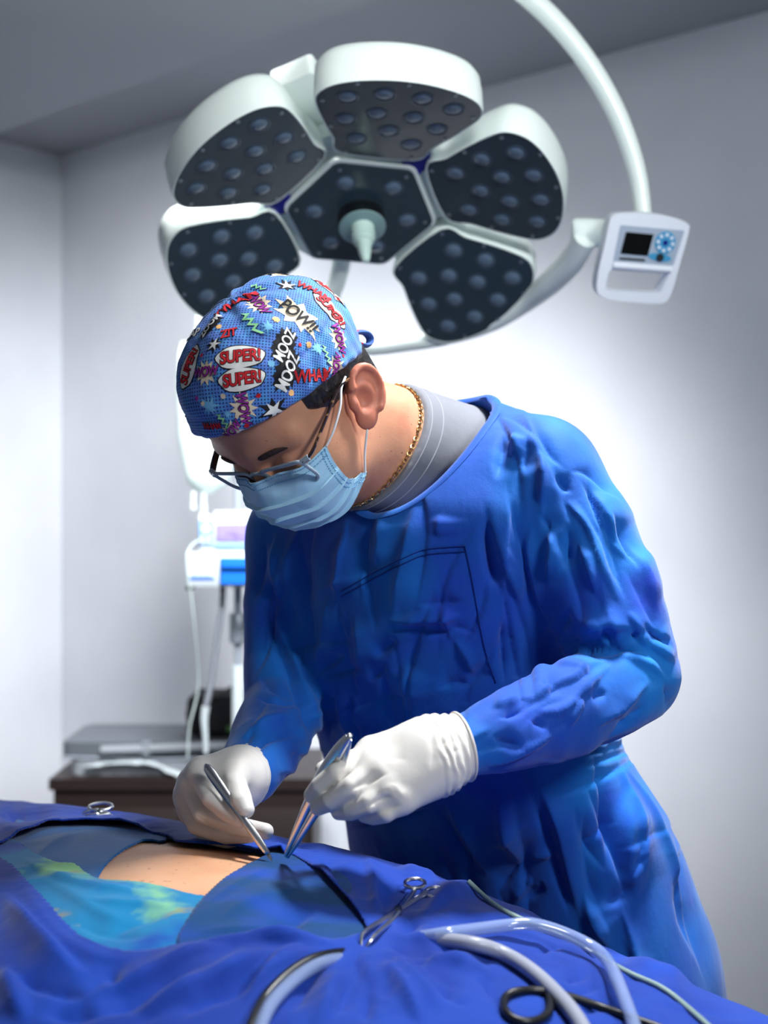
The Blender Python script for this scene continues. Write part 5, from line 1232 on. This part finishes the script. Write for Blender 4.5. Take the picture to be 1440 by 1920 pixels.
# IV bag
bc_ = P(388, 790, Yp); Yb = py_-.06
bag = thing('iv_bag', (bc_[0], Yb, P(0, 925, Yb)[2]), 'translucent white infusion bag hanging beside the printed cap', 'iv bag')
zt_, zb2 = P(0, 640, Yb)[2], P(0, 926, Yb)[2]; xb = P(390, 0, Yb)[0]
prof = [(0, .010, .004), (.03, .035, .012), (.10, .052, .024), (.35, .070, .032), (.7, .074, .030), (.92, .070, .016), (1.0, .062, .003)]
rings = []; an = np.linspace(0, 2*np.pi, 36, endpoint=False)
for t, a, b_ in [(x, np.interp(x, [p_[0] for p_ in prof], [p_[1] for p_ in prof]), np.interp(x, [p_[0] for p_ in prof], [p_[2] for p_ in prof])) for x in np.linspace(0, 1, 24)]:
    rings.append(np.stack([xb+a*np.sign(np.cos(an))*np.abs(np.cos(an))**.8, Yb+b_*np.sin(an), np.full(36, zb2+t*(zt_-zb2))], 1))
vs = np.concatenate(rings); fs = [(i*36+k, i*36+(k+1) % 36, (i+1)*36+(k+1) % 36, (i+1)*36+k) for i in range(23) for k in range(36)]+[tuple(range(35, -1, -1)), tuple(range(23*36, 24*36))]
mk('bag_body', (vs, fs), M['bag'], bag)
mk('hanger_tab', prism(round_poly([(-.03, 0), (.03, 0), (.012, 2.062-zt_), (-.012, 2.062-zt_)], .004, 3), (xb, Yb, zt_-.004), V3(1, 0, 0), V3(0, 0, 1), V3(0, 1, 0), -.0015, .0015), M['bag'], bag)
xo = P(372, 0, Yb)[0]
for dx in (-.012, .012): mk('port', lathe([(.006, 0), (.006, -.03), (.008, -.032), (.008, -.042)], (xo+dx, Yb, zb2+.006), (0, 0, 1), 12), M['bag'], bag)
mk('drip_chamber', lathe([(.004, 0), (.010, -.01), (.010, -.055), (.004, -.065)], (xo+.012, Yb, zb2-.034), (0, 0, 1), 14), M['bag'], bag)
mk('drip_line', tube(catmull([V3(xo+.012, Yb, zb2-.095), P(378, 1010, Yb-.04), P(352, 1040, Yb-.09), P(362, 1150, Yb-.07), P(372, 1280, Yb), P(356, 1360, Yb), P(352, 1420, Yb)], 8), .0022, 8), M['bag'], bag)
# infusion pump
pump = thing('infusion_pump', P(412, 1100, Yp), 'white and blue infusion pump with a lilac screen clamped on the stand', 'infusion pump')
mk('body', bx(370, 966, 492, 1036, Yp, .085, .012), M['device_white'], pump)
kp = mk('keypad', bx(373, 976, 400, 1022, Yp-.004, .006, .004), M['device_pale'], pump)
for k in range(4): mk('key', bx(376+11*(k % 2), 1004+9*(k//2), 384+11*(k % 2), 1010+9*(k//2), Yp-.007, .006, .002), M['device_white'], kp)
mk('dial', lathe([(.010, 0), (.009, .006), (.003, .007)], P(386, 992, Yp-.004), (0, -1, 0), 18), M['label_pale'], kp)
fr_ = mk('screen_bezel', bx(400, 978, 476, 1026, Yp-.004, .006, .004), M['device_white'], pump); mk('screen', bx(404, 983, 472, 1015, Yp-.0065, .004, .002), M['screen_lilac'], fr_)
mk('key_strip', bx(402, 1019, 488, 1026, Yp-.0065, .004, .002), M['device_pale'], pump)
mk('lower_body', bx(346, 1036, 492, 1100, Yp-.010, .10, .010), M['device_white'], pump)
mk('label_window', bx(353, 1060, 400, 1080, Yp-.013, .005, .003), M['label_pale'], pump); mk('label_stripe', bx(352, 1083, 402, 1086, Yp-.013, .005, .001), M['device_blue'], pump)
for k in range(3): mk('label_mark', bx(362+11*k, 1065, 368+11*k, 1076, Yp-.0145, .003, .001), M['pole'], pump)
mk('door', bx(411, 1046, 490, 1095, Yp-.022, .016, .008), M['device_blue'], pump); mk('door_grip', bx(413, 1046, 490, 1064, Yp-.032, .014, .005), M['device_blue'], pump)
mk('top_rail', bx(400, 958, 490, 966, Yp+.01, .05, .006), M['device_white'], pump); mk('foot', bx(348, 1100, 362, 1107, Yp+.01, .03, .004), M['green'], pump)
mk('pole_clamp', rbox(px_, py_-.012, P(0, 1010, Yp)[2], .05, .06, .05, .006), M['device_white'], pump)
cd = mk('pump_cord', tube(catmull([P(418, 1098, Yp+.03), P(416, 1140, Yp+.03), P(406, 1210, Yp+.02), P(396, 1280, Yp), P(386, 1325, Yp-.02)], 8), .0072, 10), M['cord'])
tag(cd, 'grey power cord hanging below the infusion pump', 'cord')
cl = mk('connector_line', tube(catmull([P(386, 1325, Yp-.02), P(383, 1350, Yp-.02), P(385, 1385, Yp-.02), P(386, 1412, Yp-.02)], 8), [.0095, .0085, .0065, .006], 10), M['device_white'])
tag(cl, 'white cord connector reaching down to the grey equipment case', 'connector')
# cabinet, case, black bag
cab = thing('cabinet', (-.52, 3.42, 0), 'low dark brown cabinet against the wall under the equipment case', 'cabinet')
ztop = P(0, 1462, 3.2)[2]; x0, x1 = P(92, 0, 3.2)[0], P(590, 0, 3.2)[0]
mk('body', rbox((x0+x1)/2, 3.42, (ztop-.03)/2+.03, x1-x0-.01, .40, ztop-.09, .006), M['cab_brown'], cab); mk('top_board', rbox((x0+x1)/2, 3.42, ztop-.015, x1-x0+.01, .42, .03, .006), M['cab_brown'], cab); mk('plinth', rbox((x0+x1)/2, 3.42, .03, x1-x0-.05, .36, .06, .004), M['tube_black'], cab)
for k in range(2):
    xm = x0+(x1-x0)*(.26+.48*k); dr_ = mk('door', rbox(xm, 3.212, ztop/2-.005, (x1-x0)*.45, .018, ztop-.14, .004), M['cab_brown'], cab); mk('handle', tube([(xm+(.1 if k == 0 else -.1), 3.19, ztop/2+.05), (xm+(.1 if k == 0 else -.1), 3.185, ztop/2+.12)], .005, 8), M['steel'], dr_)
zcase = ztop; Yc_ = 3.25
case = thing('equipment_case', (P(280, 0, Yc_)[0], Yc_+.12, zcase), 'grey hard equipment case with a half open lid lying on the brown cabinet', 'equipment case')
zl = P(0, 1425, Yc_)[2]
xc0, xc1 = P(114, 0, Yc_)[0], P(452, 0, Yc_)[0]
mk('tray', rbox((xc0+xc1)/2+.01, Yc_+.13, (zcase+zl)/2, xc1-xc0-.03, .27, zl-zcase, .03), M['case_grey'], case)
zu = P(0, 1392, Yc_)[2]; mk('lid', rbox((xc0+xc1)/2, Yc_+.14, (zl+zu)/2+.004, xc1-xc0, .28, zu-zl-.006, .03), M['case_dark'], case)
mk('rail', tube([P(190, 1407, Yc_-.012), P(260, 1405, Yc_-.012), P(440, 1398, Yc_-.012)], .012, 12), M['case_grey'], case)
mk('latch', bx(266, 1392, 280, 1418, Yc_-.022, .02, .003), M['pole'], case); mk('rivet', lathe([(.010, 0), (.008, .006), (.002, .008)], P(228, 1407, Yc_-.012), (0, -1, 0), 14), M['device_white'], case)
mk('lid_edge', tube([P(118, 1420, Yc_-.006), P(280, 1424, Yc_-.006), P(440, 1420, Yc_-.006)], .004, 8), M['pole'], case)
# crumpled white gauze hanging over the case
gp = [P(x, y, Yc_-.02) for x, y in ((158, 1440), (185, 1434), (230, 1432), (275, 1430), (300, 1436), (318, 1446), (345, 1455), (365, 1460))]
gz = tube(catmull(np.array(gp), 6), [.004, .010, .011, .010, .008, .012, .011, .005], 12, flat=.5); gvv = gz[0]+np.stack([0*gz[0][:, 0], .004*vnoise(gz[0]*60, 2), .004*vnoise(gz[0]*50, 3)], 1)
tag(mk('gauze', (gvv, gz[1]), M['device_white']), 'crumpled white gauze lying across the front of the grey case', 'gauze')
# black padded bag on the case
def f_bag(p):
    w = p-np.float32(P(412, 1345, Yc_+.13)); a = np.abs(np.stack([w[:, 0]+.25*w[:, 2]*0, w[:, 1], w[:, 2]], 1))-np.float32([.055, .06, .030])
    d = np.sqrt((np.maximum(a, 0)**2).sum(1))+np.minimum(a.max(1), 0)-.022
    return smin(d, cone(p, P(372, 1350, Yc_+.10), P(440, 1322, Yc_+.12), .030, .036), .02)+.004*vnoise(p*26, 6).astype(np.float32)
v, f = field_mesh(f_bag, P(412, 1345, Yc_+.13)-.16, P(412, 1345, Yc_+.13)+.16, .005)
zmin = v[:, 2].min(); v[:, 2] += zu+.004-zmin
bb = thing('camera_bag', (P(412, 0, Yc_+.13)[0], Yc_+.13, zu+.002), 'black padded nylon bag sitting on the grey case beside the pole', 'bag')
mk('bag_body', (v, f), M['bag_black'], bb); mk('tag', bx(424, 1362, 446, 1372, Yc_+.035, .008, .003), M['green'], bb); mk('strap', tube(catmull([P(366, 1378, Yc_+.06), P(362, 1340, Yc_+.05), P(385, 1312, Yc_+.05), P(430, 1300, Yc_+.06)], 6), .006, 8, flat=.4), M['tube_black'], bb)
